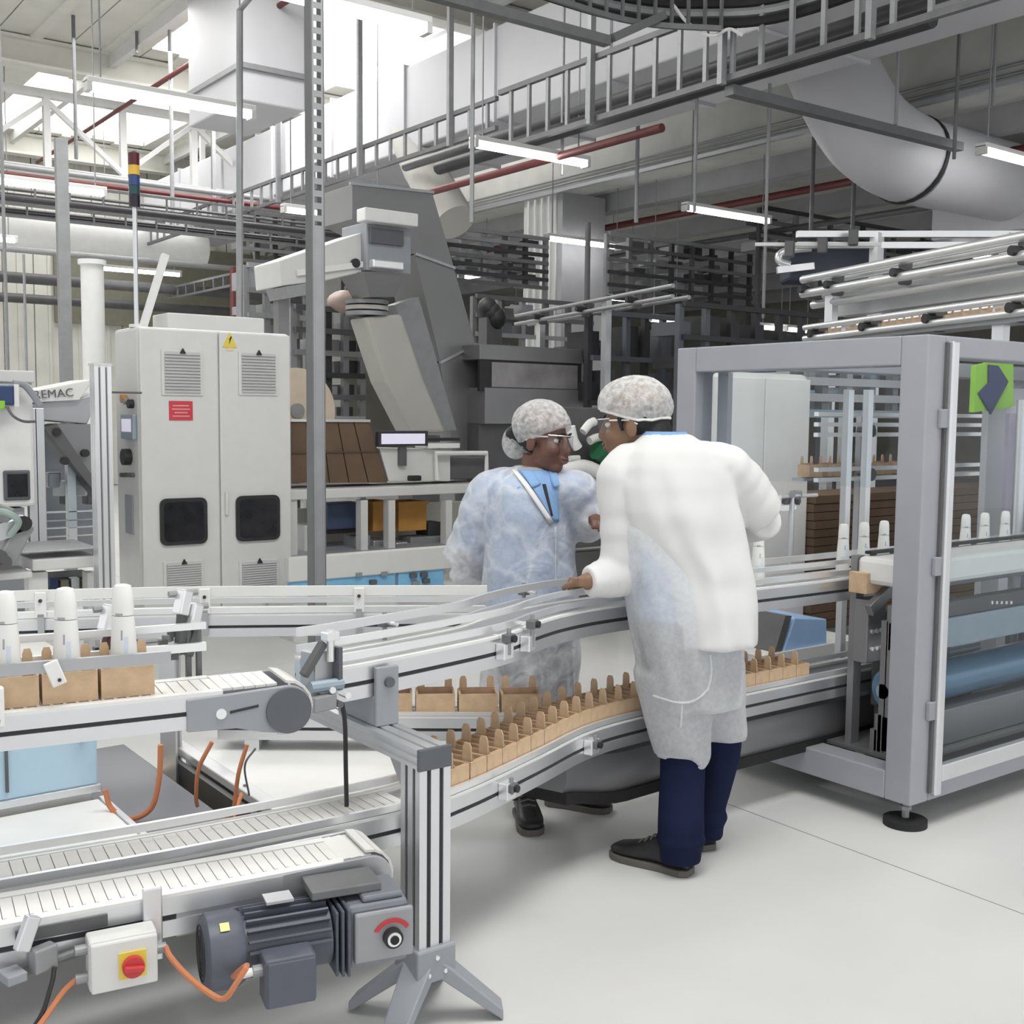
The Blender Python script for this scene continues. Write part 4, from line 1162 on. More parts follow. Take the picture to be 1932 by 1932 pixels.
railset('twin-rail conveyor behind the guard bottles, upper level', 1525, 2150, 820, 3.95, 3)
t, a, b = railset('twin-rail conveyor behind the guard bottles, lower level with cartons', 1525, 2150, 905, 3.95, 2)
for k in range(9):
    carton((a.x + .1 + k * .16, 4.02, a.z + .01), 0, '%s small carton on the lower rail conveyor behind the guard bottles' % kk[k], 'cartons behind the guard bottles')
MB().box(a.x, b.x, 3.98, 4.06, a.z - .01, a.z + .005).build('shelf', m_alu_dark, t)
p = at(1535, 1030, y=4.25); q = at(1728, 925, y=4.25); r = at(2120, 925, y=4.25)
st = thing('board_stack', 'tall stack of flat brown boards behind the guard bottles', 'board stack', (p.x, 4.25, 0))
nb = 16; zz0 = .3
MB().box(p.x - .02, r.x, 4.22, 4.62, 0, zz0).build('pallet_table', m_steel_dark, st)
for k in range(nb):
    z = zz0 + (q.z - zz0) * k / nb
    for (xa, xb) in ((p.x, (p.x + r.x) / 2 - .01), ((p.x + r.x) / 2 + .01, r.x)):
        MB().box(xa + random.uniform(-.006, .006), xb, 4.25 + random.uniform(-.008, .008), 4.6, z + .002, z + (q.z - zz0) / nb - .002).build('board', m_card_brown, st)
p = at(1480, 1228, y=3.6); q = at(1556, 1168, y=3.6)
bp = thing('blue_cover', 'tilted pale blue cover under the upper conveyor inside the guard', 'machine cover', (p.x, 3.6, 0))
MB().poly3([at(1478, 1230, y=3.6), at(1560, 1230, y=3.6), at(1560, 1168, y=3.6), at(1500, 1166, y=3.6)], (0, .35, 0)).build('cover', mat('cornflower_cover', (.33, .50, .78), .4), bp, bevel=.006)
MB().poly3([at(1462, 1230, y=3.6), at(1474, 1230, y=3.6), at(1494, 1162, y=3.6), at(1482, 1162, y=3.6)], (0, .35, 0)).build('edge_bar', m_dark2, bp)
MB().box(p.x - .2, q.x + .3, 3.58, 3.98, .215, p.z).build('base', m_offwhite, bp)
# sensor rig in front of the white cabinet
p = at(1480, 950, y=3.3)
t = thing('sensor_rig', 'small metal sensor rig beside the man\'s right elbow', 'sensor', (p.x, 3.3, .88))
for k in range(6):
    MB().obox(p + Vector((.02 * k, .01 * (k % 2), -.02 + .03 * (k % 3))), (.035, .03, .03), .5 * k, .3 * k).build('block', (m_alu_bright, m_dark2, m_galv)[k % 3], t, bevel=.003)
MB().cyl((p.x + .05, 3.3, .89), p + Vector((.05, 0, .05)), .012, 8).build('post', m_alu, t)
MB().cyl(p + Vector((-.03, 0, .03)), p + Vector((.22, 0, .03)), .009, 8).build('rod', m_alu_bright, t)

# right-hand side seen through the clear door
sg = thing('diamond_panel', 'navy and lime diamond panel at the right edge behind the clear door', 'panel', tuple(at(1870, 780, y=3.35)))
MB().poly3([at(1838, 778, y=3.4), at(1912, 768, y=3.4), at(1912, 672, y=3.4), at(1842, 690, y=3.4)], (0, .03, 0)).build('lime_board', m_lime, sg)
MB().poly3([at(1866, 688, y=3.39), at(1884, 690, y=3.39), at(1903, 720, y=3.39), at(1870, 782, y=3.39), at(1847, 742, y=3.39), at(1866, 722, y=3.39)], (0, .008, 0)).build('navy_arrow', m_navy, sg)
a = at(1905, 900, y=3.42); MB().box(a.x - .22, a.x + .22, 3.432, 3.47, .215, 1.72).build('back_board', m_alu_dark, sg)
def box_y(name, lab, cat, u0, u1, v0, v1, y, dep, m, bv=.01):
    a = at(u0, v1, y=y); b = at(u1, v0, y=y)
    return MB().box(a.x, b.x, y, y + dep, a.z, b.z).build(name, m, label=lab, cat=cat, bevel=bv)


p = at(1936, 800, y=3.2)
rt_ = thing('dosing_column', 'pale purple-grey dosing column at the right edge behind the clear door', 'machine', (p.x, 3.2, .2))
MB().box(p.x - .06, p.x + .18, 3.14, 3.3, .215, 1.62).build('body', mat('purple_grey', (.36, .34, .43), .4), rt_, bevel=.04)
MB().box(p.x - .03, p.x + .1, 3.125, 3.142, 1.5, 1.6).build('window', m_navy, rt_)
MB().box(p.x - .02, p.x + .08, 3.12, 3.128, 1.515, 1.585).build('yellow_screen', m_yellow, rt_)
MB().cyl((p.x - .11, 3.16, .23), (p.x - .11, 3.16, 1.65), .03, 14).build('tube', m_alu, rt_, smooth=True)
def boxz(name, lab, cat, x0, x1, y0, y1, z0, z1, m, bv=.006):
    return MB().box(x0, x1, y0, y1, z0, z1).build(name, m, label=lab, cat=cat, bevel=bv)


xr0, xr1 = GX + T + .05, GXE - T - .06
for (v0, v1, y, dep, m, nm, lab, cat) in ((1040, 1088, 2.62, .22, m_white, 'roll_cover', 'long white roll cover behind the clear door', 'cover'),
                                          (1122, 1150, 2.60, .06, m_dark2, 'lettered_beam', 'dark grey beam with small pale lettering behind the clear door', 'beam'),
                                          (1152, 1204, 2.585, .10, m_bluegrey, 'cross_beam', 'blue-grey cross beam behind the clear door', 'beam'),
                                          (1315, 1378, 2.60, .10, m_steel, 'steel_beam', 'dull steel beam low behind the clear door', 'beam'),
                                          (1388, 1420, 2.62, .10, m_steel, 'steel_beam', 'second dull steel beam just above the guard base', 'beam')):
    a = at(1880, v1, y=y); b = at(1880, v0, y=y)
    ob = thing(nm, lab, cat, (xr0, y, a.z))
    MB().box(xr0, xr1, y, y + dep, a.z, b.z).build('beam', m, ob, bevel=.02 if nm == 'roll_cover' else .005)
    if nm == 'lettered_beam':
        for k in range(5):
            q = at(1872 + k * 9, 1137, y=y - .002)
            MB().obox(q, (.011, .004, .012), 0, 0, .2 * (k - 2)).build('letter', m_white, ob)
    for x in (xr0, xr1 - .05):
        MB().box(x, x + .05, y + dep, y + dep + .03, zb1, max(b.z, .3)).build('bracket', m_steel_dark, ob)
a = at(1870, 1262, y=2.68)
fr = thing('film_roll', 'glossy blue film roll lying behind the clear door', 'roll', (a.x, 2.68, a.z - .09))
MB().cyl((xr0 + .05, 2.70, a.z), (xr1 - .1, 2.70, a.z), .085, 28).build('film', mat('blue_film', (.12, .22, .33), .15, .2), fr, smooth=True)
MB().cyl((xr0 + .0, 2.70, a.z), (xr0 + .05, 2.70, a.z), .03, 16).build('core', m_bluegrey, fr, smooth=True)
MB().cyl((xr1 - .1, 2.70, a.z), (xr1, 2.70, a.z), .03, 16).build('core', m_bluegrey, fr, smooth=True)
MB().box(GX + .2, GXE - .2, 2.80, 2.83, 1.0, 1.012).build('black_strap', m_black, label='thin black strap running past the bottles behind the clear door', cat='strap')

# ------------------------------------------------------------------ overhead roller conveyors at right
def overhead(lab, a, b, rails, discs, m=m_alu_bright, r=.035, legs=()):
    a, b = Vector(a), Vector(b); t = thing('overhead_conveyor', lab, 'conveyor', tuple(a)); d = (b - a).normalized(); s = Vector((d.y, -d.x, 0)).normalized()
    for (o, z) in rails:
        MB().cyl(a + s * o + Z3 * z, b + s * o + Z3 * z, r, 10).build('rail', m, t, smooth=True)
    for f in discs:
        p = a.lerp(b, f)
        c = MB().obox(p + s * .05 + Z3 * .03, (.05, .09, .16), math.atan2(d.y, d.x)).build('clamp', m_dark2, t, bevel=.015)
        MB().cyl(p + s * .05 + Z3 * .03, p + s * .16 + Z3 * .03, .03, 12).build('knob', m_black, c)
    for (f, z0) in legs:
        p = a.lerp(b, f)
        MB().bar((p.x, p.y, z0), (p.x, p.y, p.z + .1), .07, .07).build('leg', m_alu, t)
    return t, a, b, d, s


a = at(1535, 556, d=9.0); b = at(1990, 478, z=a.z)
t, a, b, d, s = overhead('overhead tube-rail conveyor at right, upper of two, with dark round clamps', a, b, ((-.1, .0), (.1, .0), (-.1, .11), (.1, .11), (0, -.08)), (.02, .16, .48, .93), r=.032, legs=((.1, 0),))
for k in range(2): MB().bar(a + s * (-.22 - .08 * k) + Z3 * -.12, b + s * (-.22 - .08 * k) + Z3 * -.12, .05, .09).build('side_profile', m_alu, t)
a = at(1545, 640, d=8.6); b = at(2010, 585, z=a.z)
t, a, b, d, s = overhead('overhead conveyor carrying tan cartons above the guard', a, b, ((.12, .0), (.12, .08), (-.12, .08)), (.05, .32, .6, .9), r=.022, legs=((.16, 0), (.8, 0)))
MB().bar(a + s * .0 - Z3 * .03, b - Z3 * .03, .2, .03).build('bed', m_alu_dark, t)
L = (b - a).length; k = 0
while .15 + k * .17 < L - .1:
    p = a + d * (.15 + k * .17)
    carton((p.x, p.y, p.z - .014), math.atan2(d.y, d.x), 'tan carton on the overhead conveyor above the guard, %s from its far end' % kk[min(k, 17)], 'cartons on the overhead conveyor'); k += 1
# square-tube gantry frame behind
a = at(1503, 452, d=10.5); b = at(1960, 452, d=10.5)
t = thing('gantry_frame', 'white square-tube gantry frame behind the overhead conveyors', 'frame', (a.x, a.y, 0))
for v in (442, 463):
    p, q = at(1503, v, d=10.5), at(1960, v, d=10.5); MB().bar(p, q, .06, .055).build('beam', m_alu_bright, t)
for u in (1655, 1900):
    p = at(u, 440, d=10.5); MB().bar((p.x, p.y, 0), p, .09, .09).build('leg', m_alu_bright, t)
MB().bar(at(1425, 461, d=10.4), at(1660, 461, d=10.4), .03, .03).build('rod', m_white, t)
for (u, v) in ((1490, 470), (1552, 463), (1610, 448)):
    MB().obox(at(u, v, d=10.35), (.08, .08, .14), .5).build('clamp', m_dark2, t, bevel=.01)
p = at(1570, 500, d=10.9)
MB().obox(p, (.9, .4, .34), -.62).build('motor_box', mat('dark_navy_case', (.045, .055, .08), .5), label='dark navy drive case hanging under the gantry frame', cat='machine', bevel=.03)
p = at(1500, 510, d=10.6)
t = thing('pipe_elbow', 'bent silver pipe left of the dark drive case under the gantry', 'pipe', tuple(p))
MB().tube(bez([at(1530, 468, d=10.6), at(1478, 475, d=10.6), at(1470, 492, d=10.6), at(1490, 500, d=10.6)], 18), .035, 10).build('bend', m_alu_bright, t, smooth=True)
MB().bar(at(1466, 510, d=10.6), at(1535, 502, d=10.6), .06, .06).build('tail', m_alu_bright, t)
# thin far conveyor
a = at(985, 612, d=12.5); b = at(1400, 560, d=12.5 * .86)
b.z = a.z
overhead('far thin roller conveyor above the two workers', at(985, 612, d=13.0), at(1285, 560, z=at(985, 612, d=13.0).z), ((-.08, 0), (.08, 0), (.08, .09)), (.2, .5, .8), m_galv, .02, legs=((.15, 0), (.6, 0)))
# ------------------------------------------------------------------ control cabinet
CY = 7.45
def cab(u, v, y=CY): return at(u, v, y=y)
x0, x1 = cab(265, 850).x, cab(551, 850).x; zt = cab(400, 622).z
cx_ = thing('control_cabinet', 'tall white double-door control cabinet with dark windows and vents', 'cabinet', (x0, CY, 0))
MB().box(x0, x1, CY + .022, CY + .5, 0, zt).build('body', m_offwhite, cx_, bevel=.025)
xm = cab(415, 850).x
doors = []
for (a, b) in ((x0 + .006, xm - .004), (xm + .004, x1 - .006)):
    doors.append(MB().box(a, b, CY, CY + .022, .08, zt - .012).build('door', m_offwhite, cx_, bevel=.012))
def rect(u0, v0, u1, v1):
    a = cab(u0, v1); b = cab(u1, v0); return a.x, b.x, a.z, b.z


for (r, d) in (((310, 665, 376, 740), 0), ((455, 668, 518, 740), 1), ((314, 1058, 378, 1120), 0), ((456, 1056, 520, 1118), 1)):
    a, b, c, e = rect(*r)
    v = MB().box(a - .02, b + .02, CY - .012, CY, c - .02, e + .01).build('vent', m_offwhite, doors[d], bevel=.004)
    n = 13
    for k in range(n):
        z = c + (e - c) * (k + .5) / n
        o = MB().add([(a, CY - .014, z - .009), (b, CY - .014, z - .009), (b, CY - .024, z - .010), (a, CY - .024, z - .010), (a, CY - .012, z + .009), (b, CY - .012, z + .009)],
                     [(0, 1, 2, 3), (3, 2, 5, 4), (0, 4, 5, 1), (0, 3, 4), (1, 5, 2)]).build('louvre', m_louvre, doors[d])
    MB().add([((a + b) / 2 - .02, CY - .0285, e - .012), ((a + b) / 2 + .02, CY - .0285, e - .012), ((a + b) / 2, CY - .0285, e + .022), ((a + b) / 2 - .02, CY - .0125, e - .012), ((a + b) / 2 + .02, CY - .0125, e - .012), ((a + b) / 2, CY - .0125, e + .022)],
             [(0, 1, 2), (3, 5, 4), (0, 3, 4, 1), (1, 4, 5, 2), (2, 5, 3, 0)]).build('maker_mark', m_black, doors[d])
def rrect(x0, x1, z0, z1, r):
    return [(cx + r * math.cos(math.radians(t)), cz + r * math.sin(math.radians(t))) for cx, cz, t0 in ((x1 - r, z0 + r, -90), (x1 - r, z1 - r, 0), (x0 + r, z1 - r, 90), (x0 + r, z0 + r, 180)) for t in range(t0, t0 + 91, 18)]


for (r, d) in (((302, 938, 389, 1030), 0), ((445, 933, 526, 1022), 1)):
    a, b, c, e = rect(*r)
    MB().prism(rrect(a, b, c, e, .045), CY - .02, CY).build('window_seal', m_black, doors[d])
    MB().prism(rrect(a + .025, b - .025, c + .025, e - .025, .03), CY - .023, CY - .02).build('window_pane', m_window, doors[d])
a, b, c, e = rect(319, 757, 363, 793)
s_ = MB().box(a, b, CY - .005, CY, c, e).build('red_sign', mat('red_sign_plate', (.60, .05, .07), .45), doors[0])
for k in range(4):
    z = e - (e - c) * (.24 + .18 * k); w = (b - a) * (.34, .38, .28, .36)[k]
    MB().box((a + b) / 2 - w, (a + b) / 2 + w, CY - .006, CY - .005, z - .004, z + .004).build('text_line', mat('pink_print', (.75, .35, .36), .6) if k == 0 else MATS['pink_print'], s_)
a, b, c, e = rect(419, 628, 447, 655)
t_ = MB().poly3([(a, CY - .004, c), (b, CY - .004, c), ((a + b) / 2, CY - .004, e)], (0, .003, 0)).build('warning_triangle', m_yellow, doors[1])
MB().poly3([((a + b) / 2 - .008, CY - .006, e - .04), ((a + b) / 2 + .012, CY - .006, e - .04), ((a + b) / 2 + .002, CY - .006, c + .075), ((a + b) / 2 + .014, CY - .006, c + .075), ((a + b) / 2 - .004, CY - .006, c + .02), ((a + b) / 2 - .002, CY - .006, c + .06), ((a + b) / 2 - .014, CY - .006, c + .06)], (0, .002, 0)).build('bolt_symbol', m_black, t_)
MB().box(xm + .03, xm + .05, CY - .02, CY, cab(415, 950).z - .08, cab(415, 950).z + .08).build('handle', m_offwhite, doors[1], bevel=.004)
MB().box(cab(428, 700).x, cab(440, 700).x, CY - .003, CY, cab(430, 662).z, cab(430, 656).z).build('pink_label', mat('pale_label', (.75, .6, .45), .6), doors[1])
# controls on the cabinet's left side
def cabs(u, v): return at(u, v, x=x0)
for (u, v, m, r) in ((238, 752, m_amber, .03), (251, 762, m_black, .03), (243, 757, m_galv, .022)):
    q = cabs(u, v); MB().cyl(q, q + Vector((-.035, 0, 0)), r, 12).build('button', m, cx_)
q0, q1 = cabs(236, 828), cabs(258, 782)
h = MB().box(x0 - .03, x0, min(q0.y, q1.y), max(q0.y, q1.y), q0.z, q1.z).build('control_panel', m_bluegrey, cx_, bevel=.006)
MB().box(x0 - .033, x0 - .03, min(q0.y, q1.y) + .03, max(q0.y, q1.y) - .03, q0.z + .05, q1.z - .03).build('screen', m_screen, h)
q = cabs(245, 862); MB().cyl(q, q + Vector((-.05, 0, 0)), .055, 16).build('rotary_switch', m_black, cx_)
for k in range(4):
    q = cabs(232 + k * 7, 896); MB().cyl(q, q + Vector((-.02, 0, 0)), .016, 10).build('lamp', m_dark2, cx_)
q0, q1 = cabs(240, 1005), cabs(252, 935)
MB().box(x0 - .012, x0, min(q0.y, q1.y), max(q0.y, q1.y), q0.z, q1.z).build('side_vent', m_greyplate, cx_)
MB().box(x0 + .25, x0 + .95, CY + .15, CY + .45, zt, zt + .11).build('top_unit', m_offwhite, cx_, bevel=.01)
a = cab(425, 610, CY + .3); MB().cyl((a.x, CY + .3, zt + .02), (a.x + .12, CY + .3, zt + .02), .06, 14).build('cable_entry', m_alu, cx_)
# signal lamp
p = at(258, 606, y=7.62)
sl = thing('signal_lamp', 'stacked signal lamp with red, yellow, blue and green segments on a thin pole', 'signal lamp', (p.x, p.y, zt))
zz = lambda v: at(258, v, y=7.62).z
MB().cyl((p.x, p.y, zt), (p.x, p.y, zz(392)), .016, 10).build('pole', m_alu, sl)
MB().cyl((p.x, p.y, zt), (p.x, p.y, zt + .02), .05, 14).build('foot', m_white, sl)
for (v0, v1, c, nm) in ((290, 312, (.10, .012, .018), 'red_segment'), (313, 331, (.75, .48, .06), 'yellow_segment'), (332, 351, (.03, .07, .22), 'blue_segment'), (352, 368, (.015, .07, .08), 'green_segment'), (369, 392, (.015, .012, .02), 'base_segment')):
    MB().cyl((p.x, p.y, zz(v1)), (p.x, p.y, zz(v0)), .036, 18).build(nm, mat('signal_' + nm, c, .25), sl, smooth=True)
MB().cyl((p.x, p.y, zz(290)), (p.x, p.y, zz(286)), .034, 18, .02).build('cap', m_black, sl)
_b = at(268, 612, y=7.8); _b.z = zt
MB().bar(_b, at(312, 480, y=7.8), .045, .045).build('brace_bar', m_white, label='slanted white brace bar behind the control cabinet', cat='bar')

# aluminium upright before the cabinet
a = at(198, 1115, d=6.2); b = at(196, 690, d=6.2)
up = thing('profile_upright', 'grooved aluminium upright standing left of the control cabinet', 'upright', (a.x, a.y, 0))
rg = groove_ring(a.x - .045, a.x + .045, a.y - .045, a.y + .045, 0)
MB().loft([[(x, y, .02) for x, y in rg], [(x, y, b.z) for x, y in rg]]).build('profile', m_alu_bright, up)
MB().box(a.x - .05, a.x + .05, a.y - .05, a.y + .05, b.z, b.z + .012).build('cap', m_offwhite, up)
for f in (.30, .70): MB().box(a.x - .045 + .09 * f - .004, a.x - .045 + .09 * f + .004, a.y - .040, a.y - .0385, .03, b.z - .01).build('slot', m_galv_dark, up)
MB().box(a.x - .09, a.x + .09, a.y - .09, a.y + .09, 0, .02).build('base_plate', m_galv, up)
MB().box(a.x + .045, a.x + .22, a.y - .012, a.y + .0, at(198, 742, d=6.2).z, at(198, 738, d=6.2).z).build('tie_rod', m_dark2, up)

# ------------------------------------------------------------------ machines at the left edge
def pbox(t, nm, u0, u1, v0, v1, y, dep, m, bv=.008):
    a = at(u0, v1, y=y); b = at(u1, v0, y=y)
    return MB().box(min(a.x, b.x), max(a.x, b.x), y, y + dep, min(a.z, b.z), max(a.z, b.z)).build(nm, m, t, bevel=bv)


Yl = 7.3
a = at(-60, 700, y=Yl)
lm = thing('white_machine', 'white machine housing with dark window at the left edge', 'machine', (a.x, Yl, 0))
pbox(lm, 'housing', -120, 62, 720, 962, Yl, .6, m_white, .02)
pbox(lm, 'top_plate', -120, 66, 700, 718, Yl - .02, .6, m_offwhite)
w_ = pbox(lm, 'window_frame', 8, 57, 887, 945, Yl - .02, .02, m_capgrey, .01)
pbox(lm, 'window_pane', 15, 52, 894, 938, Yl - .024, .004, m_window, 0)
q = at(-20, 962, y=Yl); MB().box(at(-120, 962, y=Yl).x, at(50, 962, y=Yl).x, Yl + .05, Yl + .55, 0, q.z).build('pedestal', m_greyplate, lm)
t = thing('camera_head', 'navy and lime sensor head on a white bracket at the left edge', 'sensor', tuple(at(10, 765, y=7.2)))
pbox(t, 'head', -30, 27, 727, 764, 7.15, .14, mat('sensor_navy', (.03, .06, .16), .4), .01)
pbox(t, 'lime_base', -30, 10, 756, 772, 7.13, .05, m_lime, .006)
pbox(t, 'bracket', 27, 36, 725, 768, 7.16, .12, m_white, .004)
MB().tube(bez([at(25, 722, y=7.2), at(45, 726, y=7.2), at(62, 745, y=7.2), at(75, 765, y=7.2)], 14), .02, 8).build('cable', m_greyplate, t, smooth=True)
MB().tube(bez([at(12, 766, y=7.12), at(25, 785, y=7.1), at(45, 795, y=7.1), at(68, 795, y=7.1)], 14), .008, 6).build('cable', m_dark2, t, smooth=True)

# clear-walled machine with slanted feeder
gl = thing('glazed_machine', 'machine with clear side panels and a dark slanted feeder, left of the cabinet', 'machine', tuple(at(125, 1060, y=7.6)))
for u in (64, 78, 136):
    pbox(gl, 'frame_post', u - 5, u + 5, 770, 1062, 7.35 if u < 100 else 7.5, .06, m_alu, .003)
pbox(gl, 'clear_panel', 80, 185, 800, 1000, 7.42, .008, m_pane, 0)
pbox(gl, 'back_panel', 70, 190, 800, 1062, 8.1, .04, m_greyplate)
MB().poly3([at(55, 760, y=7.4), at(150, 755, y=7.4), at(178, 715, y=7.4), at(60, 738, y=7.4)], (0, .5, 0)).build('hood', m_white, gl, bevel=.006)
MB().poly3([at(45, 790, y=7.45), at(165, 800, y=7.45), at(188, 740, y=7.45), at(150, 752, y=7.45), at(45, 762, y=7.45)], (0, .5, 0)).build('hood_lower', m_alu_dark, gl, bevel=.006)
MB().poly3([at(82, 806, y=7.38), at(108, 800, y=7.38), at(188, 918, y=7.38), at(188, 940, y=7.38)], (0, .2, 0)).build('feeder_chute', m_dark2, gl)
MB().poly3([at(108, 800, y=7.40), at(170, 800, y=7.40), at(190, 850, y=7.40), at(190, 925, y=7.40)], (0, .25, 0)).build('feeder_side', m_steel_dark, gl)
for (u, v) in ((124, 870), (162, 855), (108, 815)):
    q = at(u, v, y=7.36); MB().cyl(q, q + Vector((0, .05, 0)), .025, 10).build('bolt', m_black, gl)
for k, v in enumerate((962, 978, 992, 1008, 1030, 1048)):
    pbox(gl, 'cross_rail', 85, 188, v, v + 7, 7.5, .05, (m_white, m_alu_dark, m_white, m_offwhite, m_alu_dark, m_galv)[k], .002)
for k in range(6):
    q = at(100 + 14 * k, 905 + 16 * (k % 3), y=7.7); MB().obox(q, (.08, .08, .1), k).build('block', (m_alu_dark, m_white, m_dark2)[k % 3], gl, bevel=.01)
# dark lettering on the hood
cu = bpy.data.curves.new('hood_lettering', 'FONT'); cu.body = 'REMAC'; cu.size = .072; cu.extrude = .002; cu.align_x = 'CENTER'; cu.space_character = 1.05
to = bpy.data.objects.new('hood_lettering', cu); COL.objects.link(to)
bpy.context.view_layer.update()
me = bpy.data.meshes.new_from_object(to.evaluated_get(bpy.context.evaluated_depsgraph_get())); bpy.data.objects.remove(to)
me.materials.append(m_dark2)
q = at(102, 750, y=7.385)
o = bpy.data.objects.new('hood_lettering', me); COL.objects.link(o); o.parent = gl; o.location = q - WL[gl]; o.rotation_euler = (math.pi / 2, -.09, 0); WL[o] = q

# grey robot-like arm on the lower left frame
t = thing('swing_arm', 'grey double-link swing arm with black pivots at the left edge', 'arm', tuple(at(20, 1090, y=6.3)))
for (u0, v0, u1, v1) in ((-20, 1010, 48, 985), (48, 988, 8, 1062), (20, 975, -20, 960)):
    MB().bar(at(u0, v0, y=6.3), at(u1, v1, y=6.3), .07, .09).build('link', m_galv if u0 > 0 else m_alu, t, bevel=.01)
for (u, v) in ((46, 988), (8, 1062), (0, 1052)):
    q = at(u, v, y=6.24); MB().cyl(q, q + Vector((0, .12, 0)), .04, 14).build('pivot', m_black if u == 46 else m_dark2, t)
MB().tube(bez([at(-10, 965, y=6.25), at(15, 968, y=6.2), at(35, 985, y=6.2), at(20, 1010, y=6.25)], 16), .018, 8).build('hose', mat('grey_green_hose', (.33, .42, .39), .5), t, smooth=True)
ft = at(60, 1090, y=6.3)
lf = thing('low_frame', 'low white steel frame with dark shelf at the lower left', 'frame', (ft.x, 6.4, 0))
pbox(lf, 'beam', 62, 188, 1048, 1078, 6.45, .3, m_offwhite)
pbox(lf, 'beam', -60, 62, 1078, 1100, 6.40, .3, m_offwhite)
for u in (72, 182):
    a = at(u, 1080, y=6.5); MB().box(a.x - .05, a.x + .05, 6.5, 6.6, 0, a.z).build('leg', m_offwhite, lf)
pbox(lf, 'dark_shelf', 85, 185, 1085, 1125, 6.7, .3, m_dark, .01)
for k in range(4): pbox(lf, 'part_box', 95 + k * 20, 110 + k * 20, 1090 + 4 * (k % 2), 1112, 6.64, .06, (m_navy, m_olive, m_alu, mat('moss', (.2, .22, .09), .7))[k], .003)
pbox(lf, 'deck', -60, 188, 1036, 1048, 6.45, .5, m_galv)

# ------------------------------------------------------------------ inclined elevator, funnel and chutes
EY = 9.3
def E(u, v, y=EY): return at(u, v, y=y)
el = thing('inclined_elevator', 'tall dull steel inclined elevator rising to the ladder tray', 'elevator', tuple(E(890, 830)))
o_ = (0, .55, 0)
MB().poly3([E(664, 348), E(816, 364), E(857, 505), E(783, 478), E(778, 471), E(664, 414)], o_).build('head_panel', m_steel, el, bevel=.004)
MB().poly3([E(783, 480), E(857, 507), E(897, 648), E(830, 682)], o_).build('side_panel', m_steel, el, bevel=.004)
MB().poly3([E(830, 685), E(898, 651), E(936, 785), E(936, 1000), E(862, 1000), E(850, 815)], o_).build('side_panel', m_steel, el, bevel=.004)
for (a, b) in (((660, 346), (818, 363)), ((830, 684), (898, 650)), ((783, 479), (858, 506))):
    MB().bar(E(*a, EY - .01), E(*b, EY - .01), .03, .025).build('seam', m_alu_dark, el)
q = E(900, 1000); MB().box(q.x - .25, q.x + .2, EY + .05, EY + .5, 0, q.z).build('foot', m_steel_dark, el)
MB().poly3([E(745, 575, 9.2), E(790, 560, 9.2), E(862, 812, 9.2), E(820, 815, 9.2)], (0, .2, 0)).build('inner_panel', m_galv, el, bevel=.004)
ch = thing('fabric_chute', 'pale long chute dropping beside the steel elevator', 'chute', tuple(E(810, 818, 8.9)))
A0, A1 = E(688, 598, 8.9), E(758, 592, 8.9); B0, B1 = E(728, 720, 8.9), E(800, 715, 8.9); C0, C1 = E(778, 818, 8.9), E(842, 816, 8.9)
dp = Vector((0, .3, 0))
MB().loft([[A0, A1, A1 + dp, A0 + dp], [B0, B1, B1 + dp, B0 + dp], [C0, C1, C1 + dp, C0 + dp]]).build('chute', m_hose, ch, bevel=.03)
for k in range(3):
    a, b = E(674, 565 + k * 11, 8.85), E(752, 562 + k * 11, 8.85)
    MB().cyl(((a.x + b.x) / 2, 9.05, a.z - .018), ((a.x + b.x) / 2, 9.05, a.z + .018), (b.x - a.x) * .46, 20).build('collar', m_hose if k % 2 else m_galv, ch, smooth=True)
q = E(810, 818, 8.9); MB().box(q.x - .15, q.x + .15, 8.95, 9.2, 0, q.z - .02).build('stand', m_dark2, ch)
fu = thing('steel_funnel', 'grey weigher head with tapering funnel in front of the steel elevator', 'hopper', tuple(E(720, 560, 8.7)))
a, b = E(692, 510, 8.7), E(776, 428, 8.7)
MB().box(a.x, b.x, 8.7, 9.15, a.z, b.z).build('head', m_greyplate, fu, bevel=.01)
MB().box(a.x + .02, b.x - .1, 8.66, 8.7, b.z - .18, b.z - .05).build('dark_slot', m_capgrey, fu)
MB().box(a.x - .1, b.x - .02, 8.55, 8.7, b.z - .02, b.z + .09).build('light_bar', m_white, fu, bevel=.01)
MB().box(a.x + .02, b.x - .12, 8.62, 8.7, a.z + .02, a.z + .09).build('ledge', m_alu_bright, fu, bevel=.01)
c0, c1 = E(685, 512, 8.7), E(772, 512, 8.7); d0, d1 = E(698, 560, 8.75), E(745, 560, 8.75)
MB().loft([[c0, c1, c1 + Vector((0, .42, 0)), c0 + Vector((0, .42, 0))], [d0, d1, d1 + Vector((0, .3, 0)), d0 + Vector((0, .3, 0))]]).build('funnel', m_steel, fu)
sh = thing('weigher_shroud', 'pale angular shroud with small dark port left of the funnel head', 'hopper', tuple(E(610, 560, 8.8)))
MB().poly3([E(526, 492, 8.8), E(690, 436, 8.8), E(690, 512, 8.8), E(612, 530, 8.8), E(530, 540, 8.8)], (0, .5, 0)).build('shell', m_offwhite, sh, bevel=.01)
MB().poly3([E(540, 540, 8.75), E(610, 530, 8.75), E(600, 552, 8.75), E(548, 562, 8.75)], (0, .4, 0)).build('lower_lip', m_galv, sh)
q = E(669, 497, 8.79); MB().cyl(q, q + Vector((0, -.03, 0)), .04, 14).build('port', m_black, sh)
MB().bar(E(560, 515, 8.78), E(690, 498, 8.78), .03, .05).build('rib', m_white, sh)
q = E(560, 545, 8.8); MB().bar((q.x, 9.1, 0), (q.x, 9.1, q.z + .05), .1, .1).build('leg', m_steel_dark, sh)
